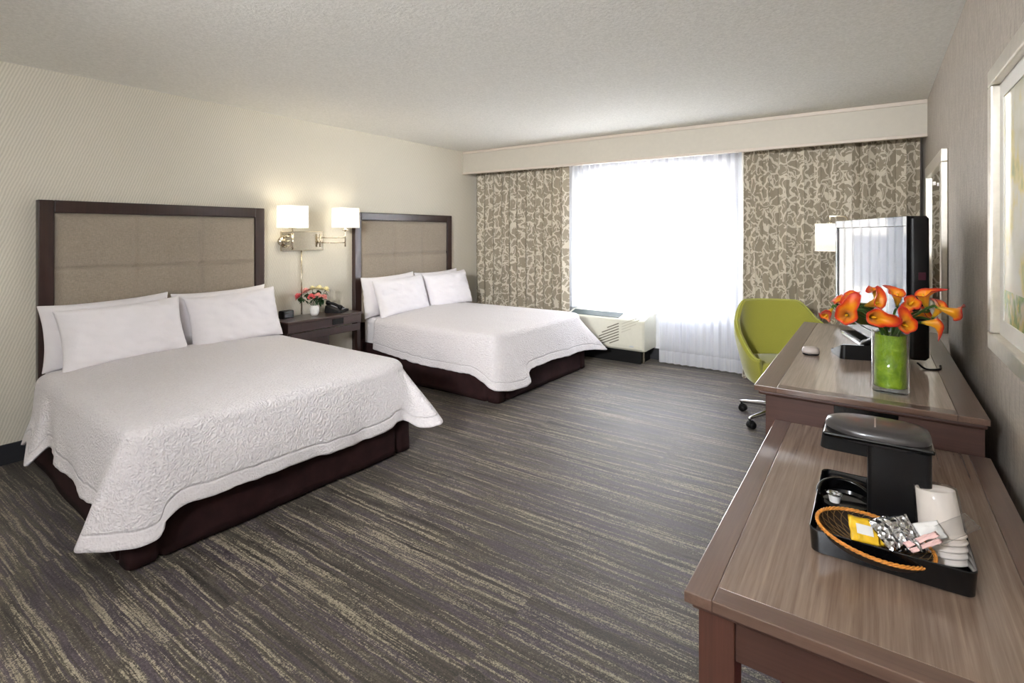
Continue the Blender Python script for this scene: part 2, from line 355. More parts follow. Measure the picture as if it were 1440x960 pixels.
# ------------------------------------------------------------------ room shell
WX0, WX1, WZ0, WZ1 = (-2.05 + 3.085) * K, (-.895 + 3.085) * K, .385 * K, 1.44 * K
struct(boxo('floor', -.15, XR + .15, YF - .15, YB + .2, -.1, 0, M['carpet'], bev=0))
struct(boxo('ceiling', -.15, XR + .15, YF - .15, YB + .2, ZC, ZC + .1, M['ceil'], bev=0))
struct(boxo('wall_left', -.15, 0, YF - .15, YB + .2, 0, ZC, M['paper'], bev=0))
struct(boxo('wall_right', XR, XR + .15, YF - .15, YB + .2, 0, ZC, M['grass'], bev=0))
struct(boxo('wall_front', 0, XR, YF - .15, YF, 0, ZC, M['paint'], bev=0))
bm = bmesh.new()
bx(bm, 0, WX0, YB, YB + .2, 0, ZC); bx(bm, WX1, XR, YB, YB + .2, 0, ZC); bx(bm, WX0, WX1, YB, YB + .2, 0, WZ0); bx(bm, WX0, WX1, YB, YB + .2, WZ1, ZC)
struct(mk('wall_back', bm, M['windowwall'], smooth=False))
struct(boxo('baseboard_left', 0, .012, YF, YB, 0, .125, M['dark_base']))
struct(boxo('baseboard_back', 0, XR, YB - .012, YB, 0, .125, M['dark_base']))
struct(boxo('baseboard_right', XR - .012, XR, YF, YB, 0, .125, M['dark_base']))
# window
w = bpy.data.objects.new('window_1', None); C.objects.link(w); w.location = (0, 0, 0); struct(w)
yw = YB + .06; MX = (-1.372 + 3.085) * K
bm = bmesh.new(); f = .045
bx(bm, WX0, WX1, yw, yw + .07, WZ0, WZ0 + f); bx(bm, WX0, WX1, yw, yw + .07, WZ1 - f, WZ1)
bx(bm, WX0, WX0 + f, yw, yw + .07, WZ0 + f, WZ1 - f); bx(bm, WX1 - f, WX1, yw, yw + .07, WZ0 + f, WZ1 - f)
o = mk('window_frame', bm, M['white_frame'], w, False); bevel_mod(o)
boxo('mullion', MX - .045, MX + .045, yw - .005, yw + .075, WZ0 + f, WZ1 - f, M['white_frame'], w)
boxo('pane', WX0 + f, MX - .045, yw + .03, yw + .036, WZ0 + f, WZ1 - f, M['pane'], w, 0)
boxo('pane', MX + .045, WX1 - f, yw + .03, yw + .036, WZ0 + f, WZ1 - f, M['pane'], w, 0)
boxo('window_sill', WX0 - .04, WX1 + .04, YB - .05, yw, WZ0 - .02, WZ0 + .008, M['white_frame'], w)

# ------------------------------------------------------------------ valance over the window wall
v = thing('valance', 'long beige valance board running across the whole window wall', 'valance', (0, 0, 0))
VY = 3.67 * K; VZ = 1.536 * K
boxo('valance_board', 0, XR, VY, VY + .03, VZ, ZC - .002, M['valance'], v, .002)
boxo('bottom_trim', 0, XR, VY - .012, VY + .035, VZ - .012, VZ + .014, M['valance_trim'], v, .004)
boxo('top_trim', 0, XR, VY - .01, VY, ZC - .035, ZC - .002, M['valance_trim'], v, .003)

# ------------------------------------------------------------------ curtains
def curtain(name, x0, x1, y, z0, z1, pitch, amp, m, seed, label, cat, group, sharp=1.0, pinch=.0):
    n = max(40, int((x1 - x0) / pitch * 16)); rows = 26; bm = bmesh.new(); uvl = bm.loops.layers.uv.new()
    grid = []; ss = []
    for j in range(rows + 1):
        z = z0 + (z1 - z0) * j / rows; row = []; s = 0; pr = None; srow = []
        for i in range(n + 1):
            u = i / n; X = x0 + (x1 - x0) * u
            ph = (X / pitch + .38 * noise.noise(Vector((X * 3 / pitch * .1, seed, 0)))) * 2 * PI
            ph += .25 * noise.noise(Vector((X * 4, z * .5, seed)))
            am = amp * (.75 + .5 * noise.noise(Vector((X * 5, z * .4, seed + 5)))) * (1.08 - .16 * j / rows)
            sn = math.sin(ph); c = math.copysign(abs(sn) ** sharp, sn)
            px = X + .22 * pitch * math.sin(2 * ph) * .5
            P = Vector((px, y + am * c + .01 * noise.noise(Vector((X * 2, z * 1.2, seed + 9))), z))
            if pr is not None: s += (P - pr).length
            pr = P; row.append(bm.verts.new(P)); srow.append(s)
        grid.append(row); ss.append(srow)
    for j in range(rows):
        for i in range(n):
            fc = bm.faces.new((grid[j][i], grid[j][i + 1], grid[j + 1][i + 1], grid[j + 1][i]))
            for lp, (a, b) in zip(fc.loops, ((j, i), (j, i + 1), (j + 1, i + 1), (j + 1, i))):
                lp[uvl].uv = (ss[rows // 2][b] + seed, (z1 - z0) * a / rows)
    o = mk(name, bm, m); tag(o, label, cat, group); return o
DY = 3.835 * K
curtain('patterned_drape', .035, (-2.095 + 3.085) * K, DY, .02, VZ + .05, .125, .052, M['drape'], 1.7, 'taupe scroll-patterned drape hanging left of the window, behind the far bed', 'curtain', 'patterned drapes', .75)
rd = curtain('patterned_drape', (-.735 + 3.085) * K, XR - .03, DY, .02, VZ + .05, .125, .052, M['drape'], 7.1, 'taupe scroll-patterned drape hanging right of the window, behind the green chair', 'curtain', 'patterned drapes', .75)
bm = bmesh.new(); uv = None
pts = [((-.735 + 3.085) * K - .03 * math.sin(i * .7) * 0 + .004 * math.sin(i), z) for i, z in enumerate([.02 + (VZ) * k / 12 for k in range(13)])]
a = [(bm.verts.new((x, DY - .005, z)), bm.verts.new((x - .02, DY + .03, z)), bm.verts.new((x - .012, DY + .06, z))) for x, z in pts]
for p, q in zip(a, a[1:]):
    bm.faces.new((p[0], p[1], q[1], q[0])); bm.faces.new((p[1], p[2], q[2], q[1]))
o = mk('drape_lining', bm, M['lining'], rd); solid(o, .004); o['label'] = 'white lining turned out along the drape edge'
SY = 3.95 * K
PT_T = .352 * K
curtain('sheer_curtain', (-2.15 + 3.085) * K, (-1.34 + 3.085) * K, SY, PT_T + .030, VZ + .05, .075, .014, M['sheer'], 3.3, 'white sheer curtain in front of left window pane, ending at the air conditioner', 'curtain', 'sheer curtains', .9)
curtain('sheer_curtain', (-1.362 + 3.085) * K, (-.765 + 3.085) * K, SY + .005, .012, VZ + .05, .08, .022, M['sheer'], 5.9, 'white sheer curtain in front of right window pane, hanging down to the carpet', 'curtain', 'sheer curtains', .9)

# ------------------------------------------------------------------ beds
def soft_box_pts(q, z): return [Vector((p.x, p.y, z)) for p in q]
def round_quad(q, r, n=5):
    out = []; m = len(q)
    for i in range(m):
        p = q[i]; a = (q[i - 1] - p).normalized(); b = (q[(i + 1) % m] - p).normalized()
        s, e = p + a * r, p + b * r
        for k in range(n + 1):
            t = k / n; out.append(s * (1 - t) ** 2 + p * 2 * t * (1 - t) + e * t * t)
    return out
def headboard(y0, y1, parent):
    zt = 1.147 * K; fw_ = .08; th = .055
    bm = bmesh.new()
    bx(bm, .003, th, y0, y0 + fw_, .16, zt); bx(bm, .003, th, y1 - fw_, y1, .16, zt); bx(bm, .003, th, y0 + fw_, y1 - fw_, zt - fw_, zt)
    bx(bm, .003, .03, y0 + fw_, y1 - fw_, .2, zt - fw_)
    hb = mk('headboard', bm, M['espresso'], parent, False); bevel_mod(hb, .006, 3)
    # tufted panel
    a0, a1, b0, b1 = y0 + fw_, y1 - fw_, .5, zt - fw_
    cols = [a0 + (a1 - a0) * f for f in (1 / 3, 2 / 3)]; rowz = [.832 * K, .565 * K]
    bm = bmesh.new(); ny, nz = 110, 80; g = []
    for j in range(nz + 1):
        r = []
        for i in range(ny + 1):
            y = a0 + (a1 - a0) * i / ny; z = b0 + (b1 - b0) * j / nz
            d = min(y - a0, a1 - y, b1 - z); h = .040 * (1 - math.exp(-d / .018))
            for cy in cols: h -= .010 * math.exp(-((y - cy) / .008) ** 2)
            for rz_ in rowz:
                h -= .018 * math.exp(-((z - rz_) / .009) ** 2)
                for cy in cols: h -= .020 * math.exp(-math.hypot(y - cy, z - rz_) / .03) 
            r.append(bm.verts.new((.03 + max(h, .002), y, z)))
        g.append(r)
    for j in range(nz):
        for i in range(ny): bm.faces.new((g[j][i], g[j][i + 1], g[j + 1][i + 1], g[j + 1][i]))
    mk('upholstered_panel', bm, M['linen'], hb)
    for cy in cols:
        bm = bmesh.new(); bmesh.ops.create_uvsphere(bm, u_segments=16, v_segments=8, radius=.011, matrix=Matrix.Translation((.036, cy, rowz[0])) @ Matrix.Diagonal((.5, 1, 1, 1)))
        mk('tuft_button', bm, M['linen'], hb)
    return hb
def bed_base(parent, q):     # q: near head, near foot, far foot, far head (x, y) in metres
    zt = .395 * K; zm = .175 * K
    lp = round_quad([Vector((p[0], p[1], 0)) for p in q], .07)
    c = sum((Vector((p[0], p[1], 0)) for p in q), Vector()) / 4
    def ring(s, z): return [Vector((c.x + (p.x - c.x) * s, c.y + (p.y - c.y) * s, z)) for p in lp]
    bm = bmesh.new(); loft(bm, [ring(.93, zm), ring(.96, zm + .01), ring(.965, zm + .05), ring(.965, zt - .05), ring(.955, zt - .015), ring(.92, zt)])
    mk('mattress', bm, M['sheet'], parent)
    # skirt: hanging cloth wall with pleats at the foot corners
    sk = round_quad([Vector((p[0], p[1], 0)) for p in q], .03, 4)
    dense = []
    for i in range(len(sk)):
        a, b = sk[i], sk[(i + 1) % len(sk)]; n = max(1, int((b - a).length / .02))
        for k in range(n): dense.append(a + (b - a) * k / n)
    bm = bmesh.new(); rows = []
    for j in range(9):
        z = .012 + (zm + .06) * j / 8; r = []
        for i, p in enumerate(dense):
            a, b = dense[i - 1], dense[(i + 1) % len(dense)]; t = (b - a).normalized(); nr = Vector((t.y, -t.x, 0))
            s = i * .02; fl = (1 - j / 8)
            o = .010 * fl + (.006 * noise.noise(Vector((p.x * 4, p.y * 4, 0))) + .0025 * math.sin(s * 9 + 3 * noise.noise(p * 2))) * (.4 + fl)
            for qc in (q[1], q[2]):
                for off in (-.11, .11):
                    d = abs((Vector((p.x - qc[0], p.y - qc[1])).length) - .11)
                    o -= .009 * math.exp(-(d / .010) ** 2) * (.5 + fl)
            zz = z if j else z + .006 * noise.noise(Vector((p.x * 2, p.y * 2, 3)))
            r.append(bm.verts.new((p.x + nr.x * o, p.y + nr.y * o, zz)))
        rows.append(r)
    n = len(dense)
    for a, b in zip(rows, rows[1:]):
        for i in range(n): bm.faces.new((a[i], a[(i + 1) % n], b[(i + 1) % n], b[i]))
    o = mk('bed_skirt', bm, M['skirt'], parent); solid(o, .006, -1)
    # box spring inside the skirt
    bm = bmesh.new(); loft(bm, [ring(.95, .03), ring(.95, zm - .005)]); mk('box_spring', bm, M['matte_black'], parent, False)

def duvet(name, ctrl, spine, seed, label):
    """ctrl: (edge x, edge y, hem x, hem y, hem z) in survey units, walking from the near head corner round the foot to the far head corner"""
    E = catmull([W(c[0], c[1], .402) for c in ctrl], 22); H = catmull([W(*c[2:5]) for c in ctrl], 22)
    n = len(E); rc = .055; NT_, NS = 16, 26
    bm = bmesh.new(); uvl = bm.loops.layers.uv.new(); cols = []; vv = []
    s = 0
    for i in range(n):
        if i: s += (H[i] - H[i - 1]).length * .5 + (E[i] - E[i - 1]).length * .5
        e = E[i]; h = H[i]
        sx = min(max(e.x, W(spine[0][0], 0, 0).x), W(spine[1][0], 0, 0).x)
        sx = round(sx / .04) * .04; S = Vector((sx, W(0, spine[0][1], 0).y, 0))
        out = Vector((h.x - e.x, h.y - e.y, 0)); nrm = Vector((e.x - S.x, e.y - S.y, 0)).normalized()
        col = []; P = []
        for k in range(NT_):       # top surface, spine to edge
            t = k / NT_; p = S.lerp(Vector((e.x, e.y, 0)), t)
            z = .402 * K + .038 * (1 - t * t) ** 1.0 + .006 * noise.noise(Vector((p.x * 3.5, p.y * 3.5, seed))) + .004 * noise.noise(Vector((p.x * 9, p.y * 9, seed)))
            P.append(Vector((p.x, p.y, z)))
        for k in range(6):         # rounded shoulder
            a = k / 6 * PI / 2; P.append(Vector((e.x, e.y, .402 * K - rc)) + nrm * rc * math.sin(a) * .9 + Vector((0, 0, rc * math.cos(a))))
        c0 = Vector((e.x, e.y, .402 * K - rc)) + nrm * rc * .9; L = (h - c0).length
        p1 = c0 + Vector(((h.x - c0.x) * .42, (h.y - c0.y) * .42, -.34 * L)); p2 = h - (h - c0) * .30
        tang = Vector((-nrm.y, nrm.x, 0))
        for k in range(NS + 1):
            t = k / NS; p = c0 * (1 - t) ** 3 + p1 * 3 * t * (1 - t) ** 2 + p2 * 3 * t * t * (1 - t) + h * t ** 3
            wv = .010 * math.sin(s * 13 + 3.5 * noise.noise(Vector((s * 1.3, seed, t * .6)))) + .018 * noise.noise(Vector((s * 3.2, t * 1.2, seed + 4))) + .006 * noise.noise(Vector((s * 14, t * 3, seed)))
            p = p + nrm * wv * t ** 1.2
            if k == NS: p.z += .006 * noise.noise(Vector((s * 20, 0, seed)))
            P.append(p)
        d = 0; D = [0]
        for a, b in zip(reversed(P), list(reversed(P))[1:]): d += (a - b).length; D.append(d)
        D = D[::-1]
        cols.append([bm.verts.new(p) for p in P]); vv.append([(s, dd) for dd in D])
    for i in range(n - 1):
        for k in range(len(cols[0]) - 1):
            try: fc = bm.faces.new((cols[i][k], cols[i][k + 1], cols[i + 1][k + 1], cols[i + 1][k]))
            except ValueError: continue
            for lp, (a, b) in zip(fc.loops, ((i, k), (i, k + 1), (i + 1, k + 1), (i + 1, k))): lp[uvl].uv = vv[a][b]
    bmesh.ops.remove_doubles(bm, verts=bm.verts, dist=.0004)
    bmesh.ops.recalc_face_normals(bm, faces=bm.faces)
    if sum(f.normal.z * f.calc_area() for f in bm.faces) < 0: bmesh.ops.reverse_faces(bm, faces=bm.faces)
    o = mk(name, bm, M['duvet']); solid(o, .014, 0); return tag(o, label, 'duvet', 'white duvets')
def pillow(y, z, x, w, h, th, tilt, yaw, roll, seed, label, group):
    bm = bmesh.new(); n = 30; top = []; bot = []
    for side, store in ((1, top), (-1, bot)):
        for j in range(n + 1):
            r = []
            for i in range(n + 1):
                u = -1 + 2 * i / n; v_ = -1 + 2 * j / n
                px = w / 2 * u * (1 - .07 * (1 - abs(v_) ** 2) * abs(u) ** 3 + .0); pz = h / 2 * v_ * (1 - .10 * (1 - abs(u) ** 2.5) * abs(v_) ** 3)
                e = max(0, (1 - u ** 4) * (1 - v_ ** 4)); t = th / 2 * e ** .45
                fl = .0
                if u < -.86: t *= .25 + .75 * max(0, (u + 1) / .14) ** .5 if u > -1 else 0
                wr = .012 * noise.noise(Vector((u * 2.2 + seed, v_ * 1.6, side))) + .010 * noise.noise(Vector((u * 5 + v_ * 3, v_ * 4 - u, seed + side)))
                wr += .007 * (1 - abs(noise.noise(Vector((u * 3.2 + v_ * 1.5 + seed, v_ * 2.5 + seed, 3 * side))) * 4) ** 1.0) * (abs(u) * .6 + .2)
                cr = .008 * math.sin(9 * (abs(u) + abs(v_)) + seed * 2) * max(0, abs(u * v_) - .25)
                r.append(bm.verts.new((side * (t + (wr + cr) * min(1, e * 2.5)), px, pz)))
            store.append(r)
    for g, rev in ((top, False), (bot, True)):
        for j in range(n):
            for i in range(n):
                q = [g[j][i], g[j][i + 1], g[j + 1][i + 1], g[j + 1][i]]
                bm.faces.new(q if not rev else q[::-1])
    bmesh.ops.remove_doubles(bm, verts=bm.verts, dist=.0008)
    o = mk('pillow', bm, M['cotton']); subs(o, 1)
    o.location = (x, y, z); o.rotation_euler = (roll, tilt, yaw)
    return tag(o, label, 'pillow', group)

hb1 = (.713 * K, 1.762 * K); hb2 = (2.435 * K, 3.475 * K)
b1 = thing('bed', 'nearer bed with dark-framed tufted headboard and dark skirt, left foreground', 'bed', (0, 0, 0), group='hotel beds')
headboard(*hb1, b1)
bed_base(b1, [tuple(W(-3.04, .70, 0))[:2], tuple(W(-1.80, .628, 0))[:2], tuple(W(-1.765, 1.72, 0))[:2], tuple(W(-3.04, 1.75, 0))[:2]])
b2 = thing('bed', 'farther bed with dark-framed tufted headboard and dark skirt, nearest the window', 'bed', (0, 0, 0), group='hotel beds')
headboard(*hb2, b2)
bed_base(b2, [tuple(W(-3.04, 2.46, 0))[:2], tuple(W(-1.80, 2.455, 0))[:2], tuple(W(-1.765, 3.5, 0))[:2], tuple(W(-3.04, 3.47, 0))[:2]])
D1 = [(-2.86, .70, -2.83, .635, .17), (-2.76, .695, -2.76, .605, .165), (-2.70, .69, -2.68, .60, .19), (-2.64, .685, -2.62, .575, .125), (-2.60, .685, -2.56, .63, .19), (-2.4, .675, -2.36, .615, .175), (-2.15, .66, -2.11, .60, .16), (-1.97, .65, -1.985, .60, .148),
      (-1.90, .65, -1.93, .572, .13), (-1.875, .652, -1.868, .518, .098), (-1.86, .66, -1.835, .535, .097), (-1.848, .668, -1.775, .582, .098), (-1.835, .685, -1.738, .645, .094), (-1.828, .71, -1.732, .682, .108), (-1.823, .74, -1.735, .700, .145), (-1.82, .79, -1.74, .755, .168), (-1.82, .86, -1.735, .84, .161), (-1.815, 1.1, -1.735, 1.1, .158), (-1.81, 1.38, -1.74, 1.39, .137), (-1.81, 1.53, -1.735, 1.555, .146),
      (-1.812, 1.59, -1.735, 1.615, .166), (-1.815, 1.64, -1.722, 1.665, .155), (-1.825, 1.67, -1.675, 1.715, .122), (-1.835, 1.69, -1.602, 1.765, .138), (-1.87, 1.71, -1.70, 1.80, .155), (-1.95, 1.715, -1.93, 1.79, .17), (-2.3, 1.72, -2.3, 1.78, .18), (-2.86, 1.73, -2.86, 1.79, .18)]
duvet('duvet', D1, ((-2.86, 1.2), (-2.35, 1.2)), 2.2, 'white quilted duvet draped over the nearer bed in the left foreground')
D2 = [(-2.84, 2.47, -2.84, 2.425, .2), (-2.6, 2.47, -2.6, 2.42, .175), (-2.3, 2.465, -2.3, 2.42, .155), (-2.0, 2.46, -1.98, 2.40, .165), (-1.9, 2.465, -1.86, 2.39, .14),
      (-1.855, 2.475, -1.765, 2.39, .105), (-1.83, 2.51, -1.70, 2.55, .09), (-1.825, 2.56, -1.71, 2.665, .097), (-1.82, 2.63, -1.735, 2.68, .155), (-1.815, 2.8, -1.735, 2.8, .17), (-1.815, 3.1, -1.735, 3.1, .16), (-1.815, 3.35, -1.73, 3.4, .15),
      (-1.82, 3.43, -1.70, 3.51, .14), (-1.84, 3.46, -1.66, 3.68, .115), (-1.9, 3.48, -1.8, 3.66, .14), (-2.0, 3.48, -2.0, 3.56, .17), (-2.3, 3.47, -2.3, 3.53, .18), (-2.84, 3.45, -2.84, 3.51, .18)]
duvet('duvet', D2, ((-2.84, 2.96), (-2.35, 2.96)), 8.4, 'white quilted duvet draped over the farther bed near the window')
zp = .392 * K
for (yo, grp, which, sd) in ((0, 'pillows on the nearer bed', 'nearer bed', 1), (1.738, 'pillows on the farther bed', 'farther bed', 2)):
    pillow((.955 + yo) * K, zp + .215, .165, .75, .43, .13, -.12, .0, .03, sd * 3.1, 'white pillow leaning on headboard, back left one on the ' + which, grp)
    pillow((1.475 + yo) * K, zp + .215, .165, .74, .43, .13, -.12, .0, .02, sd * 3.1 + 1, 'white pillow leaning on headboard, back right one on the ' + which, grp)
    pillow((.985 + yo) * K, zp + .205, .30, .745, .41, .16, -.30, .05, .03, sd * 3.1 + 2, 'white pillow at the front, left one on the ' + which, grp)
    pillow((1.50 + yo) * K, zp + .205, .295, .71, .42, .16, -.28, -.04, .05, sd * 3.1 + 3, 'white pillow at the front, right one on the ' + which, grp)

# ------------------------------------------------------------------ nightstand
NX = (-2.87 + 3.085) * K; NY0, NY1 = 1.805 * K, 2.345 * K; NZ = .465 * K
ns = thing('nightstand', 'dark espresso nightstand with one drawer between the two beds', 'nightstand', (0, 0, 0))
boxo('nightstand_top', .014, NX + .012, NY0 - .01, NY1 + .01, NZ - .022, NZ, M['espresso_top'], ns, .006)
boxo('nightstand_body', .014, NX, NY0, NY1, NZ - .10, NZ - .0225, M['espresso'], ns, .003)
dr = boxo('drawer', NX, NX + .012, NY0 + .02, NY1 - .02, NZ - .17, NZ - .105, M['espresso'], ns, .003)
boxo('drawer_box', .02, NX - .001, NY0 + .02, NY1 - .02, NZ - .165, NZ - .102, M['espresso'], dr, 0)
bm = bmesh.new(); yc = (NY0 + NY1) / 2 + .12
tube(bm, [(NX + .012, yc - .05, NZ - .13), (NX + .034, yc - .045, NZ - .13), (NX + .034, yc + .045, NZ - .13), (NX + .012, yc + .05, NZ - .13)], .005); mk('drawer_handle', bm, M['chrome'], dr)
po = boxo('outlet_panel', NX, NX + .008, yc - .065, yc + .055, NZ - .085, NZ - .03, M['gloss'], ns, .003)
for k in range(3): boxo('socket', NX + .008, NX + .0095, yc - .05 + k * .034, yc - .032 + k * .034, NZ - .066, NZ - .048, M['dark_base'], po, 0)
boxo('side_panel', .014, NX - .01, NY0, NY0 + .02, .0, NZ - .10, M['espresso'], ns, .002)
boxo('shelf_cabinet', .014, NX - .02, NY0 + .02, NY0 + .42, .0, NZ - .166, M['espresso'], ns, .002)
boxo('leg', NX - .05, NX - .01, NY1 - .04, NY1, .0, NZ - .10, M['espresso'], ns, .002)
# alarm clock
ac = thing('alarm_clock', 'small black alarm clock on the nightstand beside the nearer bed', 'clock', (.075, 2.69, NZ), .12)
bm = bmesh.new(); l0 = rrect(.075, .115, .014); loft(bm, [[(x, y, 0) for x, y in l0], [(x * 1.0, y, .055) for x, y in l0], [(x * .9, y * .95, .066) for x, y in l0]]); mk('clock_body', bm, M['black'], ac, 'x')
boxo('clock_display', .036, .0385, -.045, .045, .012, .048, M['gloss'], ac, .001)
# ceramic vase with roses
VX, VYY = .150, 2.925
vs = thing('flower_vase', 'small ribbed white ceramic vase on the nightstand', 'vase', (VX, VYY, NZ))
bm = bmesh.new(); prof = [(.0, .0), (.026, .0), (.036, .02), (.041, .045), (.040, .07), (.034, .088), (.036, .094), (.032, .094), (.030, .08), (.0, .075)]
seg = 48; rings = []
for r, z in prof: rings.append([bm.verts.new((r * (1 + .045 * math.cos(12 * 2 * PI * i / seg) * (1 if r > .03 else 0)) * math.cos(2 * PI * i / seg), r * (1 + .045 * math.cos(12 * 2 * PI * i / seg)) * math.sin(2 * PI * i / seg), z)) for i in range(seg)])
for a, b in zip(rings, rings[1:]):
    for i in range(seg): bm.faces.new((a[i], a[(i + 1) % seg], b[(i + 1) % seg], b[i]))
bmesh.ops.remove_doubles(bm, verts=bm.verts, dist=.00001)
mk('vase_body', bm, M['ceramic'], vs)
def rose(center, r, m, name, label, seed):
    t = thing(name, label, 'flower', (VX, VYY, NZ + .08), 0, 'roses in the white vase')
    c = Vector(center) - Vector((VX, VYY, NZ + .08)); rnd = random.Random(seed)
    bm = bmesh.new(); ax = (c + Vector((.3 * (c.x), 0, .02))).normalized()
    q = Vector((0, 0, 1)).rotation_difference(ax).to_matrix()
    for ly, (cnt, rad, op, hh) in enumerate(((3, .35, .15, .95), (4, .6, .4, .85), (5, .85, .8, .65), (6, 1.05, 1.15, .45))):
        for k in range(cnt):
            a0 = 2 * PI * (k + ly * .4) / cnt + rnd.uniform(-.2, .2); g = []
            for j in range(5):
                row = []
                for i in range(5):
                    a = a0 + (i / 4 - .5) * 2 * PI / cnt * 1.5; t_ = j / 4
                    rr = r * rad * (math.sin(t_ * PI / 2) ** .7) * (1 + .12 * op * t_ * t_); z = -r * .5 + r * hh * 1.3 * t_ - r * .28 * op * t_ ** 4 - (abs(i - 2) / 2) ** 2 * r * .15 * t_
                    row.append(bm.verts.new(c + q @ Vector((rr * math.cos(a), rr * math.sin(a), z))))
                g.append(row)
            for j in range(4):
                for i in range(4): bm.faces.new((g[j][i], g[j][i + 1], g[j + 1][i + 1], g[j + 1][i]))
    mk('petals', bm, m, t)
    bm = bmesh.new(); tube(bm, catmull([(0, 0, -.04), (c.x * .2, c.y * .2, .02), c - ax * r * .5], 5), .002, 6)
    mk('stem', bm, M['stem'], t)
    bm = bmesh.new()
    for k in range(11):
        b0 = c * rnd.uniform(.45, .9); d = Vector((rnd.uniform(-.4, 1), rnd.uniform(-1, 1), rnd.uniform(-.9, .15))).normalized(); s = d.cross(Vector((0, 0, 1))).normalized(); L = rnd.uniform(.035, .055)
        vs_ = [bm.verts.new(b0), bm.verts.new(b0 + d * L * .5 + s * L * .32), bm.verts.new(b0 + d * L + Vector((0, 0, -.008))), bm.verts.new(b0 + d * L * .5 - s * L * .32), bm.verts.new(b0 + d * L * .5 + Vector((0, 0, .004)))]
        for a, b in ((0, 1), (1, 2), (2, 3), (3, 0)): bm.faces.new((vs_[a], vs_[b], vs_[4]))
    mk('leaves', bm, M['leaf'], t)
for i, (p, r, mm, nm, lb) in enumerate([
    ((.068, 2.808, .845), .036, 'rose_coral', 'rose', 'coral rose leaning out at the left of the white vase, lowest'),
    ((.070, 2.888, .888), .033, 'rose_pink', 'rose', 'pink rose at upper left of the small bouquet'),
    ((.168, 2.880, .843), .033, 'rose_coral', 'rose', 'coral-pink rose front centre just above the vase rim'),
    ((.192, 2.934, .852), .028, 'rose_pink', 'rose', 'small pink rose right of the front centre coral rose'),
    ((.130, 2.988, .908), .036, 'rose_cream', 'rose', 'cream rose at the top middle of the small bouquet'),
    ((.198, 3.016, .900), .032, 'rose_cream', 'rose', 'cream-yellow rose at the upper right of the small bouquet'),
    ((.214, 2.985, .834), .028, 'rose_pink', 'rose', 'pale pink rose at the lower right of the small bouquet'),
    ((.085, 2.945, .906), .028, 'rose_cream', 'rose', 'pale cream bud at the back of the small bouquet')]):
    rose(p, r, M[mm], nm, lb, i)
# telephone
def phone(loc, rz, label, s=1.0, nm='desk_phone'):
    t = thing(nm, label, 'telephone', loc, rz, 'desk telephones')
    bm = bmesh.new(); n0 = rrect(.17 * s, .19 * s, .02 * s)
    loft(bm, [[(x, y, 0) for x, y in n0], [(x, y, .018 * s) for x, y in n0], [(x * .93, y * .95, (.040 + (-x) / (.17 * s) * .055) * s) for x, y in n0]])
    mk('phone_body', bm, M['black'], t, 'x')
    tl = math.atan2(.055, .158)
    bm = bmesh.new(); box(bm, (.0, .035 * s, .0445 * s), (.125 * s, .085 * s, .004 * s), rot=Euler((0, tl, 0))); mk('face_plate', bm, M['key'], t, False)
    fp = t.children[-1]
    bm = bmesh.new()
    for a in range(4):
        for b in range(3): box(bm, (-.028 * s + a * .024 * s, (.012 + b * .023) * s, (.0485 - (-.028 + a * .024) * .348) * s), (.014 * s, .014 * s, .004 * s), rot=Euler((0, tl, 0)))
    mk('key_pad', bm, M['matte_black'], t, False)
    bm = bmesh.new(); pts = []
    for k in range(9):
        u = -1 + k / 4; pts.append((.075 * s * u, -.055 * s, (.068 - .348 * .075 * u + .012 * (1 - u * u)) * s))
    tube(bm, pts, [(.022 if abs(k - 4) > 2 else .013) * s for k in range(9)], 12); mk('handset', bm, M['black'], t)
    return t
phone((.125, 3.185, NZ), .5, 'black telephone with pale key plate on the nightstand behind the roses')
# ------------------------------------------------------------------ double wall lamp
wl = thing('wall_lamp', 'twin-shade brushed nickel wall lamp above the nightstand', 'lamp', (0, 0, 0))
PY0, PY1, PZ0, PZ1 = 1.885 * K, 2.19 * K, .883 * K, 1.008 * K
bp = boxo('wall_plate', .0, .022, PY0, PY1, PZ0, PZ1, M['nickel'], wl, .004)
def shade(cx, cy, z0, z1, w, d, parent, m):
    bm = bmesh.new(); a = rrect(w, d, .03, 5)
    loft(bm, [[(cx + x, cy + y, z0) for x, y in a], [(cx + x * .985, cy + y * .985, z1) for x, y in a]], False, False)
    o = mk('lamp_shade', bm, m, parent, 'x'); solid(o, .003)
    for z in (z0, z1):
        bm = bmesh.new(); tube(bm, [(cx + x * 1.005, cy + y * 1.005, z) for x, y in a], .003, 6, closed=True); mk('shade_trim', bm, M['shade_glow'], o)
    return o
L1 = ((-2.985 + 3.085) * K, 1.90 * K + .0); L2 = ((-2.965 + 3.085) * K, 2.28 * K)
shade(L1[0] + .02, L1[1], 1.03 * K, 1.165 * K, .17, .225, wl, M['shade'])
shade(L2[0] + .02, L2[1], 1.035 * K, 1.165 * K, .17, .215, wl, M['shade'])
bm = bmesh.new()
x1, y1 = L1[0] + .0, L1[1] + .01
tube(bm, [(x1 - .06, y1, .99 * K), (x1, y1, .99 * K), (x1, y1, 1.05 * K)], .007, 10); cyl(bm, (x1, y1, .895 * K), (x1, y1, .995 * K), .010); cyl(bm, (.022, y1 - .03, .945 * K), (.05, y1 - .03, .945 * K), .04)
for z in (.915, .945, .975): cyl(bm, (.022, y1 - .02, z * K), (x1 - .02, y1 - .02, z * K), .010)
cyl(bm, (x1, y1, 1.025 * K), (x1, y1, 1.031 * K), .035)
mk('lamp_stem', bm, M['nickel'], wl)
bm = bmesh.new(); x2, y2 = L2[0] + .0, L2[1] + .01; ya = PY1 - .055
for z in (.932, .966): cyl(bm, (.05, ya, z * K), (x2, y2, z * K), .0055, 10)
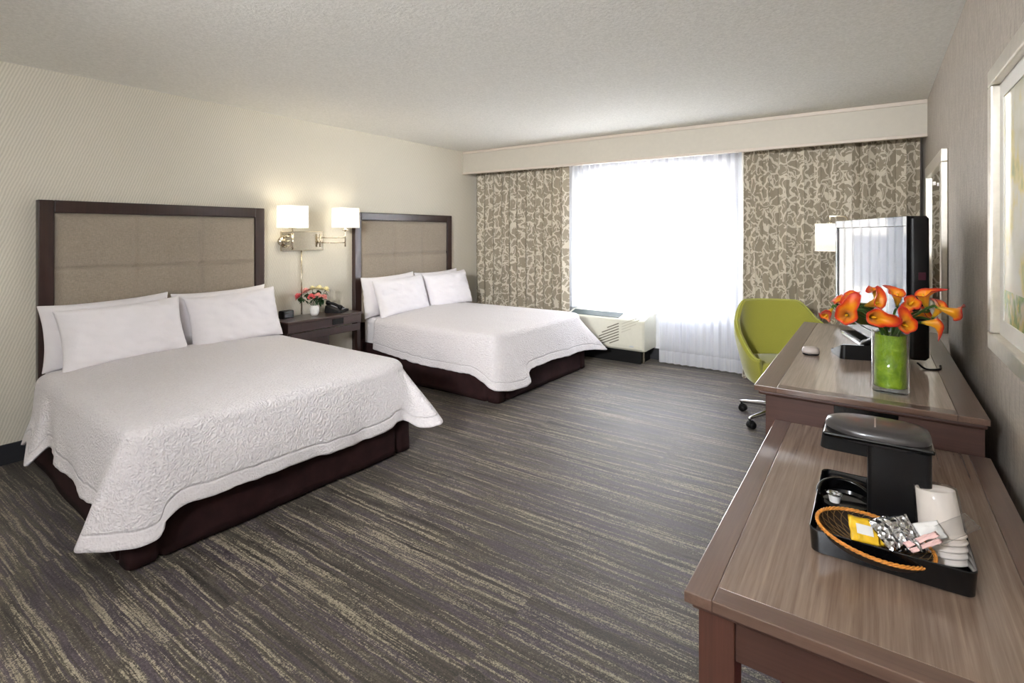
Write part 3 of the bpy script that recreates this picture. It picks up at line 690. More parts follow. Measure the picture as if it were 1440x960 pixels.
cyl(bm, (x2, y2, .905 * K), (x2, y2, 1.05 * K), .007); cyl(bm, (.05, ya, .905 * K), (.05, ya, .99 * K), .009); cyl(bm, (.02, ya, .94 * K), (.05, ya, .94 * K), .012); cyl(bm, (x2, y2, 1.015 * K), (x2, y2, 1.023 * K), .028)
mk('swing_arm', bm, M['nickel'], wl)
bm = bmesh.new(); yc_ = (PY0 + PY1) / 2 - .01; cyl(bm, (.010, yc_, PZ0), (.010, yc_, NZ + .002), .006, 8); mk('cord_cover', bm, M['nickel'], wl)
for i, (lx, ly) in enumerate((L1, L2)):
    ld = bpy.data.lights.new('lamp_bulb', 'POINT'); ld.energy = .5; ld.color = (1, .92, .78); ld.shadow_soft_size = .04
    lo = bpy.data.objects.new('lamp_bulb', ld); C.objects.link(lo); lo.location = (lx + .02, ly, 1.10 * K); lo.parent = wl

# ------------------------------------------------------------------ air conditioner
ax0, ax1, ay = (-2.085 + 3.085) * K, (-1.42 + 3.085) * K, 3.785 * K
ac = thing('air_conditioner', 'almond wall air conditioner under the window beside the farther bed', 'air conditioner', (0, 0, 0))
zb, zt = .10 * K, .352 * K; bm = bmesh.new()
prof = [(YB - .002, zb), (ay + .03, zb), (ay + .005, zb + .02), (ay, zb + .06), (ay, zt - .045), (ay + .004, zt - .030), (ay + .018, zt - .020), (ay + .17, zt + .016), (ay + .19, zt + .018), (YB - .002, zt + .018)]
r0 = [[(x, y, z) for y, z in prof] for x in (ax0, ax0 + .01, ax1 - .02, ax1)]
r0[0] = [(ax0, (y if k in (0, 9) else y + .015), z) for k, (y, z) in enumerate(prof)]; r0[3] = [(ax1, (y if k in (0, 9) else y + .02), z) for k, (y, z) in enumerate(prof)]
loft(bm, r0); bmesh.ops.recalc_face_normals(bm, faces=bm.faces)
body = mk('cover', bm, M['ptac'], ac, False); bevel_mod(body, .006, 3)
th = math.radians(24)
for k in range(7):                                     # slanted louvre openings, left part of the front
    z = zt - .070 - k * .030; L = (.15, .22, .26, .26, .26, .22, .12)[k]
    bm = bmesh.new(); box(bm, (0, 0, 0), (L, .007, .011), rot=Euler((0, -th, 0)))
    mk('vent_slot', bm, M['slot'], ac, False, loc=(ax1 - .285 - L / 2 * math.cos(th) - .0, ay + .001, z - L / 2 * math.sin(th)))
M['rib'] = plain('almond_rib', (188, 184, 166), .5)
for k in range(4):                                     # the same lines carried on as shallow ribs
    z = zt - .045 - k * .030; L = (.20, .22, .18, .12)[k]
    bm = bmesh.new(); box(bm, (0, 0, 0), (L, .008, .007), rot=Euler((0, -th, 0)))
    mk('moulded_rib', bm, M['rib'], ac, False, loc=(ax1 - .26 + L / 2, ay + .002, z - .03 + L / 2 * math.sin(th)))
ts = math.atan2(.036, .152)                           # slope of the top
def top_at(d): return zt - .020 + (d - .018) / .152 * .036
def slab(name, x0, x1, d0, d1, lift, thk, m, parent):
    bm = bmesh.new(); box(bm, (0, 0, 0), (x1 - x0, (d1 - d0) / math.cos(ts), thk), rot=Euler((ts, 0, 0)))
    o = mk(name, bm, m, parent, False, loc=((x0 + x1) / 2, ay + (d0 + d1) / 2, top_at((d0 + d1) / 2) + lift)); bevel_mod(o, .001); return o
gr = slab('top_grille', ax0 + .04, ax1 - .30, .028, .165, .002, .006, M['ptac_dark'], ac)
M['fin'] = plain('grille_fin', (128, 142, 136), .5)
for k in range(20):
    x = ax0 + .06 + k * (ax1 - .33 - ax0 - .06) / 20
    bm = bmesh.new(); box(bm, (0, 0, 0), (.006, .11, .006), rot=Euler((ts, 0, .5))); mk('grille_fin', bm, M['fin'], gr, False, loc=(x, ay + .097, top_at(.097) + .007))
dd = slab('control_door', ax1 - .28, ax1 - .06, .028, .165, .003, .008, M['white_frame'], ac)
slab('control_slot', ax1 - .235, ax1 - .11, .045, .060, .0075, .002, M['ptac_dark'], dd)
slab('control_slot', ax1 - .18, ax1 - .10, .125, .133, .0075, .002, M['ptac_dark'], dd)
bm = bmesh.new(); bmesh.ops.create_uvsphere(bm, u_segments=20, v_segments=8, radius=.03, matrix=Matrix.Translation((ax1 - .14, ay + .001, zb + .05)) @ Matrix.Diagonal((1, .12, .28, 1))); mk('badge', bm, plain('silver_badge', (196, 200, 202), .35, .4), ac)
boxo('base_pan', ax0 + .04, ax1 - .06, ay + .06, YB - .03, .0, zb, M['matte_black'], ac, .003)
boxo('foot', ax1 - .055, ax1 - .035, ay + .10, ay + .12, .0, zb, M['nickel'], ac, .002)

# ------------------------------------------------------------------ tall desk (dresser height) and low table
TX0, TX1, TY0, TY1, TZ = (-.262 + 3.085) * K, (.203 + 3.085) * K, 1.5 * K, 2.685 * K, .6 * K
dk = thing('desk', 'long brown wooden desk along the right wall carrying the television', 'desk', (0, 0, 0))
M['varnish'] = mat_wood('varnished_walnut', (134, 116, 103), (176, 156, 140), 1, .42, 1.0)
def framed_top(parent, x0, x1, y0, y1, z, th, bl, bn, br, bf, mf='wood_field'):
    boxo('top_inlay', x0 + bl + .0005, x1 - br - .0005, y0 + bn + .0005, y1 - bf - .0005, z - th + .004, z - .0003, M[mf], parent, .0006)
    for a, b in ((x0, x0 + bl), (x1 - br, x1)): boxo('side_border', a, b, y0, y1, z - th, z, M['wood_edge'], parent, .002)
    for a, b in ((y0, y0 + bn), (y1 - bf, y1)):
        if b - a > .01: boxo('end_border', x0 + bl, x1 - br, a, b, z - th, z, M['wood_edge_x'], parent, .002)
framed_top(dk, TX0, TX1, TY0, TY1, TZ, .020, .075, .055, .075, .055, 'varnish')
bm = bmesh.new(); bx(bm, TX0 + .012, TX1 - .004, TY0 + .012, TY1 - .012, TZ - .036, TZ - .0205); o = mk('moulding', bm, M['wood_red'], dk, False); bevel_mod(o, .006, 3)
BX0 = (-.238 + 3.085) * K; BY0 = 1.523 * K
boxo('end_panel', BX0, TX1 - .008, BY0, BY0 + .03, 0, TZ - .0365, M['wood_red'], dk, .002)
boxo('back_panel', TX1 - .03, TX1 - .01, BY0 + .03, TY1 - .06, .25, TZ - .0365, M['wood_red'], dk, .002)
boxo('drawer_case', BX0 + .03, TX1 - .03, BY0 + .03, BY0 + .55, .05, TZ - .0365, M['wood_red'], dk, .002)
dr = boxo('drawer', BX0 + .01, BX0 + .03, BY0 + .05, BY0 + .53, TZ - .24, TZ - .06, M['wood_red'], dk, .002)
bm = bmesh.new(); tube(bm, [(BX0 + .01, BY0 + .24, TZ - .15), (BX0 - .012, BY0 + .24, TZ - .15), (BX0 - .012, BY0 + .34, TZ - .15), (BX0 + .01, BY0 + .34, TZ - .15)], .005); mk('drawer_handle', bm, M['chrome'], dr)
for yy in (TY1 - .09,):
    for xx in (BX0 + .01, TX1 - .07): boxo('leg', xx, xx + .055, yy, yy + .055, 0, TZ - .0365, M['wood_leg'], dk, .002)
boxo('apron', BX0 + .03, BX0 + .05, BY0 + .55, TY1 - .09, TZ - .12, TZ - .0365, M['wood_red'], dk, .002)
pl_ = boxo('power_outlet', 4.262, 4.445, BY0 - .006, BY0, .783, .818, M['gloss'], dk, .002)
LX0, LX1, LY0, LY1, LZ = (-.2145 + 3.085) * K, (.206 + 3.085) * K, .722 * K, BY0 - .004, .512 * K
lt = thing('side_table', 'lower brown wooden table holding the coffee tray, right foreground', 'table', (0, 0, 0))
framed_top(lt, LX0, LX1, LY0, LY1, LZ, .022, .052, .048, .052, .002)
bm = bmesh.new(); bx(bm, LX0 + .012, LX1 - .004, LY0 + .010, LY1 - .001, LZ - .034, LZ - .0225); o = mk('moulding', bm, M['wood_red'], lt, False); bevel_mod(o, .004, 2)
lx, ly = LX0 + .022, LY0 + .02; LW = .066
for xx in (lx, LX1 - .02 - LW):
    for yy in (ly, LY1 - LW - .01): boxo('leg', xx, xx + LW, yy, yy + LW, 0, LZ - .0345, M['wood_leg'], lt, .003)
boxo('apron', lx + LW, LX1 - .02 - LW, ly + .006, ly + .028, LZ - .115, LZ - .0345, M['wood_red'], lt, .002)
boxo('side_apron', lx + .006, lx + .026, ly + LW, LY1 - LW - .01, LZ - .115, LZ - .0345, M['wood_leg'], lt, .002)
boxo('side_apron', LX1 - .046, LX1 - .026, ly + LW, LY1 - LW - .01, LZ - .115, LZ - .0345, M['wood_leg'], lt, .002)
# red ottoman under the low table
ot = thing('ottoman', 'deep red upholstered cube pushed under the low table', 'ottoman', (4.42, 1.50, 0))
bm = bmesh.new(); a = rrect(.44, .44, .03); loft(bm, [[(x, y, .04) for x, y in a], [(x, y, .38) for x, y in a], [(x * .96, y * .96, .41) for x, y in a], [(x * .8, y * .8, .42) for x, y in a]]); mk('cushioned_cube', bm, M['red_cloth'], ot, 'x')
for sx in (-1, 1):
    for sy in (-1, 1): boxo('foot', sx * .18 - .02, sx * .18 + .02, sy * .18 - .02, sy * .18 + .02, 0, .04, M['espresso'], ot, .002)

# ------------------------------------------------------------------ television
p_n = W(.083, 1.955, 0); p_f = W(-.137, 2.70, 0); dv = (p_f - p_n); TL = Vector((dv.x, dv.y)).length; ang = math.atan2(dv.y, dv.x)
tv = thing('television', 'flat television on the desk with its glossy screen reflecting the window', 'television', (p_n.x, p_n.y, TZ), ang)
# local: +x runs from the near end to the far end, screen faces +y (towards the beds)
zb_, zt_ = .030, (1.05 - .6) * K; tz = zt_ - zb_
bm = bmesh.new(); a = rrect(TL, .075, .018, 4)
loft(bm, [[(TL / 2 + x, -.04 + y, z) for x, y in [(q[0] * s, q[1] * s2) for q in a]] for z, s, s2 in ((zb_, .985, .8), (zb_ + .012, 1, 1), (zt_ - .012, 1, 1), (zt_, .985, .8))])
hs = mk('back_housing', bm, M['black'], tv, 'x')
bm = bmesh.new(); f = .042
bx(bm, .0, TL, -.004, .008, zb_, zb_ + f); bx(bm, .0, TL, -.004, .008, zt_ - f, zt_); bx(bm, 0, f, -.004, .008, zb_ + f, zt_ - f); bx(bm, TL - f, TL, -.004, .008, zb_ + f, zt_ - f)
M['tv_gloss'] = screen_mat('piano_gloss_bezel', .02)
o = mk('bezel', bm, M['tv_gloss'], tv, False); bevel_mod(o, .002)
boxo('screen', f, TL - f, -.004, .0035, zb_ + f, zt_ - f, M['screen'], tv, 0)
bm = bmesh.new()
for (a0, a1, c0, c1) in ((f, TL - f, zb_ + f, zb_ + f + .003), (f, TL - f, zt_ - f - .003, zt_ - f), (TL - f - .026, TL - f, zb_ + f, zt_ - f)): bx(bm, a0, a1, .0035, .0045, c0, c1)
mk('screen_border', bm, M['matte_black'], tv, False)
bm = bmesh.new(); bx(bm, TL / 2 - .05, TL / 2 + .05, -.06, -.02, .008, zb_ + .06); o = mk('stand_neck', bm, M['gloss'], tv, False); bevel_mod(o, .004)
bm = bmesh.new(); a = rrect(.55, .2, .05); loft(bm, [[(TL / 2 + x, -.04 + y, 0) for x, y in a], [(TL / 2 + x * .98, -.04 + y * .97, .010) for x, y in a]]); mk('stand_base', bm, M['gloss'], tv, 'x')
st = boxo('side_sticker', -.0008, .0004, -.060, -.034, zt_ - .270, zt_ - .238, M['sticker'], tv, 0)
boxo('sticker_print', -.0012, -.0007, -.058, -.052, zt_ - .262, zt_ - .248, M['white_paper'], st, 0)
boxo('sticker_print', -.0012, -.0007, -.047, -.037, zt_ - .258, zt_ - .243, M['white_paper'], st, 0)
bm = bmesh.new(); tube(bm, catmull([(.0, -.03, .02), (-.03, -.05, .003), (-.02, -.1, .004), (.05, -.13, .004)], 6), .004, 8); mk('power_cord', bm, M['matte_black'], tv)

# ------------------------------------------------------------------ things on the desk
cp = thing('alarm_puck', 'small oval grey travel clock on the desk by its left edge', 'clock', (4.135, 2.80, TZ), .25)
cp.name = 'travel_clock'
bm = bmesh.new(); lp = [(.036 * math.cos(2 * PI * i / 28), .026 * math.sin(2 * PI * i / 28)) for i in range(28)]
loft(bm, [[(x * .9, y * .9, .0) for x, y in lp], [(x, y, .008) for x, y in lp]]); mk('base', bm, M['black'], cp)
bm = bmesh.new(); loft(bm, [[(x, y, .008) for x, y in lp], [(x * 1.03, y * 1.03, .018) for x, y in lp], [(x * .92, y * .9, .032) for x, y in lp], [(x * .6, y * .55, .037) for x, y in lp]]); mk('shell', bm, M['grey_stone'], cp)
phone((4.315, 2.885, TZ), 1.9, 'black telephone with grey base on the desk beside the television', .95)

# glass vase of callas
GX, GY = 4.426, 2.315
gv = thing('glass_vase', 'clear cylinder vase lined with lime green wrap on the desk', 'vase', (GX, GY, TZ))
bm = bmesh.new(); lathe(bm, [(.0, .0), (.054, .0), (.056, .006), (.056, .215), (.052, .215), (.052, .02), (.0, .016)], 40); bmesh.ops.remove_doubles(bm, verts=bm.verts, dist=.0001)
mk('glass_cylinder', bm, M['vase_glass'], gv)
bm = bmesh.new(); rings = []
for j in range(20):
    z = .020 + .185 * j / 19; rings.append([bm.verts.new(((.0475 + .003 * noise.noise(Vector((math.cos(a) * 2, math.sin(a) * 2, z * 18)))) * math.cos(a), (.0475 + .003 * noise.noise(Vector((math.cos(a) * 2, math.sin(a) * 2, z * 18)))) * math.sin(a), z)) for a in [2 * PI * i / 40 for i in range(40)]])
for a, b in zip(rings, rings[1:]):
    for i in range(40): bm.faces.new((a[i], a[(i + 1) % 40], b[(i + 1) % 40], b[i]))
bm.faces.new(list(reversed(rings[0])))
mk('green_wrap', bm, M['vcloth'], gv)
def calla(c, d, size, label, seed, roll=0):
    """c: throat of the bloom, d: way the bloom opens, label: which one"""
    base = Vector((GX, GY, TZ + .19)); t = thing('calla_lily', label, 'flower', base, 0, 'orange calla lilies in the green vase')
    c = Vector(c) - base; d = Vector(d).normalized(); q = Vector((0, 0, 1)).rotation_difference(d).to_matrix() @ Matrix.Rotation(roll, 3, 'Z')
    L = size; bm = bmesh.new(); uvl = bm.loops.layers.uv.new(); nu, nv = 28, 16; g = []
    for j in range(nv + 1):
        v_ = j / nv; row = []
        for i in range(nu + 1):
            u = i / nu; a = (u * 2 - 1) * PI * 1.04                 # a = 0 is the pointed tip side
            tip = (1 + math.cos(a)) / 2
            flare = v_ ** 2.0
            r = L * (.035 + .15 * v_ ** .8 + .19 * flare * (.5 + .5 * tip))
            z = L * (v_ * (.80 + .12 * tip)) - L * .22 * max(0, v_ - .72) * 3.2 * (1 - .2 * tip)
            if tip > .9: z -= L * .35 * ((tip - .9) / .1) ** 2 * max(0, v_ - .6); r += L * .42 * ((tip - .9) / .1) ** 1.5 * max(0, v_ - .55) / .45
            rr = r * (1 + .06 * math.sin(5 * a + seed) * flare) * (1 - .10 * (1 if abs(a) > PI else 0))
            p = Vector((rr * math.cos(a), rr * math.sin(a) * .92, z + L * .04 * math.sin(3 * a + seed) * flare))
            row.append(bm.verts.new(c + q @ (p - Vector((0, 0, L * .5)))))
        g.append(row)
    for j in range(nv):
        for i in range(nu):
            fc = bm.faces.new((g[j][i], g[j][i + 1], g[j + 1][i + 1], g[j + 1][i]))
            for lp, (a_, b_) in zip(fc.loops, ((i, j), (i + 1, j), (i + 1, j + 1), (i, j + 1))): lp[uvl].uv = (a_ / nu, b_ / nv)
    o = mk('spathe', bm, M['calla'], t); solid(o, .0014)
    bm = bmesh.new(); s0 = c + q @ Vector((0, 0, -L * .42)); s1 = c + q @ Vector((0, 0, L * .12)); tube(bm, [s0, (s0 + s1) / 2, s1], [.004, .0045, .002], 8); mk('spadix', bm, M['spadix'], t)
    bm = bmesh.new(); e = c + q @ Vector((0, 0, -L * .49)); h = Vector((e.x, e.y, 0)); r_ = .030
    a0 = Vector((-e.x * .12, -e.y * .12, -.12)); a1 = h.normalized() * min(r_, h.length * .45) + Vector((0, 0, .03)) if h.length > .001 else Vector((0, 0, .03))
    tube(bm, catmull([a0, a1, a1.lerp(e, .55) + Vector((0, 0, .018)), e - d * .012, e], 7), [.0042] * 28 + [.006], 8); mk('stem', bm, M['stem'], t)
R_ = Vector((.82, .57, 0)); FW_ = Vector((-.57, .82, 0)); UP = Vector((0, 0, 1))
def dr3(r, f, u): return R_ * r + FW_ * f + UP * u
calls = [
 ((4.238, 2.181, 1.125), (-.75, -.2, -.65), .085, 'orange calla lily drooping farthest out at the left', 0),
 ((4.278, 2.347, 1.160), (-.6, .2, .5), .085, 'red-orange calla lily at upper left, behind the drooping one', 1),
 ((4.317, 2.305, 1.184), (-.45, -.2, .8), .10, 'yellow-throated calla lily pointing up with curled tip, upper left', 2),
 ((4.300, 2.120, 1.138), (-.55, -.75, .1), .125, 'largest red-orange calla lily opening to the front left', 3),
 ((4.384, 2.248, 1.172), (.35, -.85, .35), .10, 'orange calla lily facing front at upper middle, tip to the right', 4),
 ((4.384, 2.403, 1.200), (-.1, -.2, .95), .085, 'orange calla lily standing highest at the back middle', 5),
 ((4.380, 2.107, 1.140), (-.3, -.85, .1), .11, 'orange calla lily facing front, low middle of the bouquet', 6),
 ((4.450, 2.431, 1.183), (-.2, -.3, .9), .10, 'calla lily on a straight stem, right of the middle, facing up', 7),
 ((4.487, 2.319, 1.172), (-.2, -.8, .45), .10, 'red-rimmed calla lily front right, above the yellow one', 8),
 ((4.527, 2.433, 1.185), (-.35, -.1, .9), .11, 'tall calla lily with long curled tip, upper right', 9),
 ((4.575, 2.449, 1.146), (.3, -.3, .75), .095, 'yellow calla lily second from the far right', 10),
 ((4.606, 2.402, 1.140), (.7, -.45, -.25), .105, 'red-orange calla lily farthest out at the right, tip hanging down', 11),
 ((4.549, 2.310, 1.108), (.75, -.3, .0), .09, 'slim orange calla lily low at the right, pointing right', 12),
 ((4.465, 2.138, 1.117), (-.25, -.9, -.05), .10, 'bright yellow calla lily lowest in front, right of middle', 13),
 ((4.480, 2.435, 1.114), (-.35, -.5, .5), .08, 'small red calla lily half hidden above the bright yellow one', 14),
 ((4.528, 2.500, 1.115), (.4, -.5, .35), .10, 'dull gold calla lily seen from the side at the back right', 15)]
for c, d, s, lb, i in calls: calla(c, dr3(*d), s * .88, lb, i, roll=1.2 if i == 3 else (i * 2.1) % 6.28)

# ------------------------------------------------------------------ coffee tray and what it carries
tray = thing('coffee_tray', 'black plastic tray with raised rim on the low table', 'tray', (0, 0, 0))
tx0, tx1, ty0, ty1 = 4.262, 4.542, 1.306, 1.66
cx, cy, wx, wy = (tx0 + tx1) / 2, (ty0 + ty1) / 2, tx1 - tx0, ty1 - ty0
bm = bmesh.new()
def trl(s, z, e=0): return [(cx + x * s, cy + y * s, LZ + z) for x, y in rrect(wx + e, wy + e, .018, 5)]
def hz(base, y): return base
l_out = []
def rim_h(x, y):
    if y < ty0 + .03: return .052 - .022 * math.sin(PI * min(1, max(0, (x - tx0) / wx))) ** 2
    return .052
loops = [trl(1, .0005, -.03), trl(1, .002, -.006), [(x, y, LZ + rim_h(x, y) - .002) for x, y, z in trl(1, 0)], [(x, y, LZ + rim_h(x, y)) for x, y, z in trl(1, 0, -.003)], [(x, y, LZ + rim_h(x, y) - .003) for x, y, z in trl(1, 0, -.007)], trl(1, .006, -.014), trl(1, .005, -.03)]
loft(bm, loops); mk('tray_shell', bm, M['gloss'], tray, 'x')
TB = LZ + .0055
# coffee maker: column at the right, brewing head reaching left over a drip base
cm = thing('coffee_maker', 'black single-cup coffee maker at the back of the tray', 'coffee maker', (4.385, 1.525, TB))
bm = bmesh.new(); a = rrect(.118, .135, .012); loft(bm, [[(.040 + x, y, 0) for x, y in a], [(.040 + x, y, .20) for x, y in a]]); mk('column', bm, M['black'], cm, 'x')
bm = bmesh.new(); a = rrect(.12, .10, .02); loft(bm, [[(-.055 + x, y, .165) for x, y in a], [(-.05 + x, y, .205) for x, y in a]]); mk('brew_head', bm, M['matte_black'], cm, 'x')
bm = bmesh.new()
def lid(s, z):
    o = []
    for i in range(44):
        q = 2 * PI * i / 44; x = math.copysign(abs(math.cos(q)) ** .55, math.cos(q)) * .104; y = math.copysign(abs(math.sin(q)) ** .7, math.sin(q)) * .072
        if x < 0: y *= (1 - .45 * (abs(x) / .104) ** 3)
        o.append((x * s[0] - .002, y * s[1], z))
    return o
loft(bm, [lid((.98, .98), .199), lid((1, 1), .206), lid((1, 1), .220), lid((.96, .93), .229), lid((.8, .7), .233), lid((.3, .2), .234)])
ld_ = mk('lid', bm, M['grey_lid'], cm)
boxo('lid_band', -.107, .104, -.0735, .0735, .2035, .2135, M['gloss'], cm, .004)
bm = bmesh.new(); box(bm, (-.004, 0, .2335), (.003, .075, .002)); mk('lid_hinge_line', bm, M['grey_stone'], ld_, False)
bm = bmesh.new(); a = [(-.062 + .058 * math.cos(2 * PI * i / 36), .058 * math.sin(2 * PI * i / 36)) for i in range(36)]
loft(bm, [[(x, y, 0) for x, y in a], [(x, y, .030) for x, y in a], [(-.062 + (x + .062) * .9, y * .9, .034) for x, y in a], [(-.062 + (x + .062) * .85, y * .85, .027) for x, y in a]]); mk('drip_base', bm, M['gloss'], cm, 'x')
# carafe style arched guard beside the column
bm = bmesh.new(); tube(bm, [(-.062 + .060 * math.cos(t_ * PI / 14 + .3), .060 * math.sin(t_ * PI / 14 + .3), .036 + .02 * math.sin(t_ * PI / 14)) for t_ in range(15)], .005, 8); mk('splash_guard', bm, M['gloss'], cm)
# creamer cup
cr = thing('creamer_cup', 'tiny white sealed creamer cup by the coffee maker base', 'creamer', (4.300, 1.50, TB + .032))
bm = bmesh.new(); lathe(bm, [(0, 0), (.011, 0), (.014, .018), (.0, .018)], 20); bmesh.ops.remove_doubles(bm, verts=bm.verts, dist=.0001); mk('cup', bm, M['white_paper'], cr, 'x')
bm = bmesh.new(); lathe(bm, [(0, .0185), (.017, .0185), (.017, .0195), (0, .0195)], 20); bmesh.ops.remove_doubles(bm, verts=bm.verts, dist=.0001); mk('foil_lid', bm, M['foil'], cr, 'x')
# stack of wrapped foam cups, upside down
cups = []
tiltv = Euler((-.14, -.12, 0))
for k in range(5):
    c = thing('foam_cup', ['upside-down foam cup at the very bottom of the leaning stack', 'upside-down foam cup second from the bottom of the stack', 'upside-down foam cup in the middle of the stack', 'upside-down foam cup second from the top of the stack', 'wrapped upside-down foam cup topping the stack on the tray'][k], 'cup', Vector((4.503, 1.425, TB + .002)) + tiltv.to_matrix() @ Vector((0, 0, .0125 * k)), 0, 'stacked foam cups')
    c.rotation_euler = tiltv
    bm = bmesh.new(); lathe(bm, [(.041, .0), (.0425, .002), (.041, .005), (.0385, .006), (.034, .088), (.031, .088), (.0295, .081), (.0, .081), (.0, .079), (.0315, .080), (.038, .002), (.041, .0)], 36); bmesh.ops.remove_doubles(bm, verts=bm.verts, dist=.0001)
    mk('cup_body', bm, M['foam'], c, True)
cw = mk('plastic_wrap', (lambda bm: (loft(bm, [[(r * (1 + .05 * math.sin(7 * a + z * 60)) * math.cos(a), r * (1 + .05 * math.sin(7 * a + z * 60)) * math.sin(a), z) for a in [2 * PI * i / 40 for i in range(40)]] for r, z in ((.0425, .060), (.041, .09), (.038, .12), (.0355, .143), (.025, .146))], False, True), bm)[1])(bmesh.new()), M['wrap'], c)
cw.location = (0, 0, -.05)
# wicker basket
bk = thing('wicker_basket', 'oval dark wicker basket with tan rim lying on the tray front', 'basket', (4.378, 1.345, LZ + .052), 0)
bk.rotation_euler = (.22, .12, .05)
A_, B_ = .104, .066
def bask(u, k):      # k 0 rim .. 1 bottom
    f_ = math.cos(k * PI / 2 * .92); zz = -.040 * math.sin(k * PI / 2)
    return Vector((A_ * f_ * math.cos(u), B_ * f_ * math.sin(u), zz))
bm = bmesh.new(); g = [[bm.verts.new(bask(2 * PI * i / 48, j / 9)) for i in range(48)] for j in range(10)]
for a, b in zip(g, g[1:]):
    for i in range(48): bm.faces.new((a[i], a[(i + 1) % 48], b[(i + 1) % 48], b[i]))
bm.faces.new(g[-1]); o = mk('woven_bowl', bm, M['wicker_dark'], bk); solid(o, .002)
bm = bmesh.new()
for i in range(30):
    u = 2 * PI * i / 30; tube(bm, [bask(u + .5 * j / 9, j / 9) * .975 + Vector((0, 0, .001)) for j in range(10)], .0007, 5)
    tube(bm, [bask(u - .5 * j / 9, j / 9) * .975 + Vector((0, 0, .001)) for j in range(10)], .0007, 5)
mk('lattice_strands', bm, M['wicker_line'], bk)
bm = bmesh.new()
for s_ in range(3):
    tube(bm, [bask(2 * PI * i / 220, 0) + Vector((math.cos(2 * PI * i / 220) * .0022 * math.cos(i * .6 + s_ * 2.09), math.sin(2 * PI * i / 220) * .0022 * math.cos(i * .6 + s_ * 2.09), .0022 * math.sin(i * .6 + s_ * 2.09))) for i in range(220)], .002, 6, closed=True)
mk('rope_rim', bm, M['wicker'], bk)
def packet(name, label, loc, rot, w, h, th, m, seed, grp=None, mark=None):
    t = thing(name, label, 'packet', loc, 0, grp); t.rotation_euler = rot
    bm = bmesh.new(); n = 12; tp = []; bt = []
    for sd, st_ in ((1, tp), (-1, bt)):
        for j in range(n + 1):
            st_.append([bm.verts.new((w / 2 * (-1 + 2 * i / n), h / 2 * (-1 + 2 * j / n), sd * (th / 2 * max(0, (1 - (-1 + 2 * i / n) ** 4) * (1 - (-1 + 2 * j / n) ** 4)) ** .6) + .004 * noise.noise(Vector((i * .35 + seed, j * .35, seed))))) for i in range(n + 1)])
    for g_, rv in ((tp, 0), (bt, 1)):
        for j in range(n):
            for i in range(n):
                q = [g_[j][i], g_[j][i + 1], g_[j + 1][i + 1], g_[j + 1][i]]; bm.faces.new(q[::-1] if rv else q)
    bmesh.ops.remove_doubles(bm, verts=bm.verts, dist=.0003)
    mk('pouch', bm, m, t)
    if mark: boxo('label_patch', -w * .28, w * .28, -h * .2, h * .2, th / 2 + .0015, th / 2 + .0023, mark, t, 0)
    return t
pz = LZ + .058
packet('tea_packet', 'front yellow tea packet in the wicker basket', (4.362, 1.325, pz + .010), (.75, .15, .35), .055, .050, .004, M['tea'], 1, 'yellow tea packets', M['white_paper'])
packet('tea_packet', 'yellow tea packet tucked just behind the front one', (4.370, 1.333, pz + .008), (.75, .2, .5), .055, .050, .004, M['tea'], 2, 'yellow tea packets')
packet('coffee_packet', 'silver foil packet at the left, next to the yellow ones', (4.405, 1.343, pz + .010), (.6, -.2, .75), .05, .065, .009, M['foil'], 3, 'foil packets in the basket')
packet('coffee_packet', 'silver foil packet standing in the middle of the basket', (4.427, 1.352, pz + .013), (.8, -.25, .45), .052, .065, .010, M['foil'], 4, 'foil packets in the basket')
packet('coffee_packet', 'crumpled silver foil packet nearest the foam cups', (4.448, 1.350, pz + .008), (.5, .3, 1.1), .045, .055, .009, M['foil'], 5, 'foil packets in the basket')
packet('sugar_packet', 'white sugar packet leaning against the foam cups', (4.474, 1.376, pz + .022), (.7, -.2, .5), .05, .035, .004, M['white_paper'], 6, None)
packet('sweetener_packet', 'pink-edged white packet lying across the basket end', (4.458, 1.345, pz + .014), (.3, -.35, .6), .070, .012, .003, M['pinkp'], 7, 'pink sweetener packets')
packet('sweetener_packet', 'second pink packet in front of the pink-edged one', (4.465, 1.336, pz + .008), (.3, -.35, .6), .065, .010, .003, M['pinkp'], 8, 'pink sweetener packets')
packet('stirrer_wrapper', 'clear crinkled plastic wrapper sticking out to the right of the cups', (4.512, 1.385, pz + .034), (.5, -.45, .55), .085, .035, .004, M['wrap'], 9, None)

# ------------------------------------------------------------------ green chair
ch = thing('desk_chair', 'lime green tub chair on a chrome castor base at the far desk end', 'chair', W(-.385, 3.09, 0), math.radians(-62))
# local +x = front
bm = bmesh.new(); nT, nZ = 56, 14; g = []
for i in range(nT + 1):
    th_ = math.radians(-128 + 256 * i / nT)           # 0 = back
    ab = abs(math.degrees(th_))
    if ab < 34: top = .875
    elif ab < 62: top = .875 - .13 * ((ab - 34) / 28) ** 1.3
    else: top = .745 - .24 * (1 - math.cos(min(1, (ab - 62) / 60) * PI)) / 2
    row = []
    for j in range(nZ + 1):
        v_ = j / nZ; z = .315 + (top - .315) * v_
        sp = (.74 + .26 * min(1, (z - .315) / .32) ** .75); rx = .31 * sp; ry = .325 * sp
        lean = .05 * max(0, (z - .5) / .37)
        cs = math.cos(th_); sn = math.sin(th_)
        x = -(abs(cs) ** .8) * math.copysign(1, cs) * rx - lean * max(0, cs); y = (abs(sn) ** .8) * math.copysign(1, sn) * ry
        row.append(bm.verts.new((x, y, z)))
    g.append(row)
for i in range(nT):
    for j in range(nZ): bm.faces.new((g[i][j], g[i][j + 1], g[i + 1][j + 1], g[i + 1][j]))
sh = mk('shell', bm, M['lime'], ch); solid(sh, .045, 0); b_ = bevel_mod(sh, .018, 4)
bm = bmesh.new(); tube(bm, [sh.data.vertices[i * (nZ + 1) + nZ].co + Vector((0, 0, .003)) for i in range(nT + 1)], .005, 8)
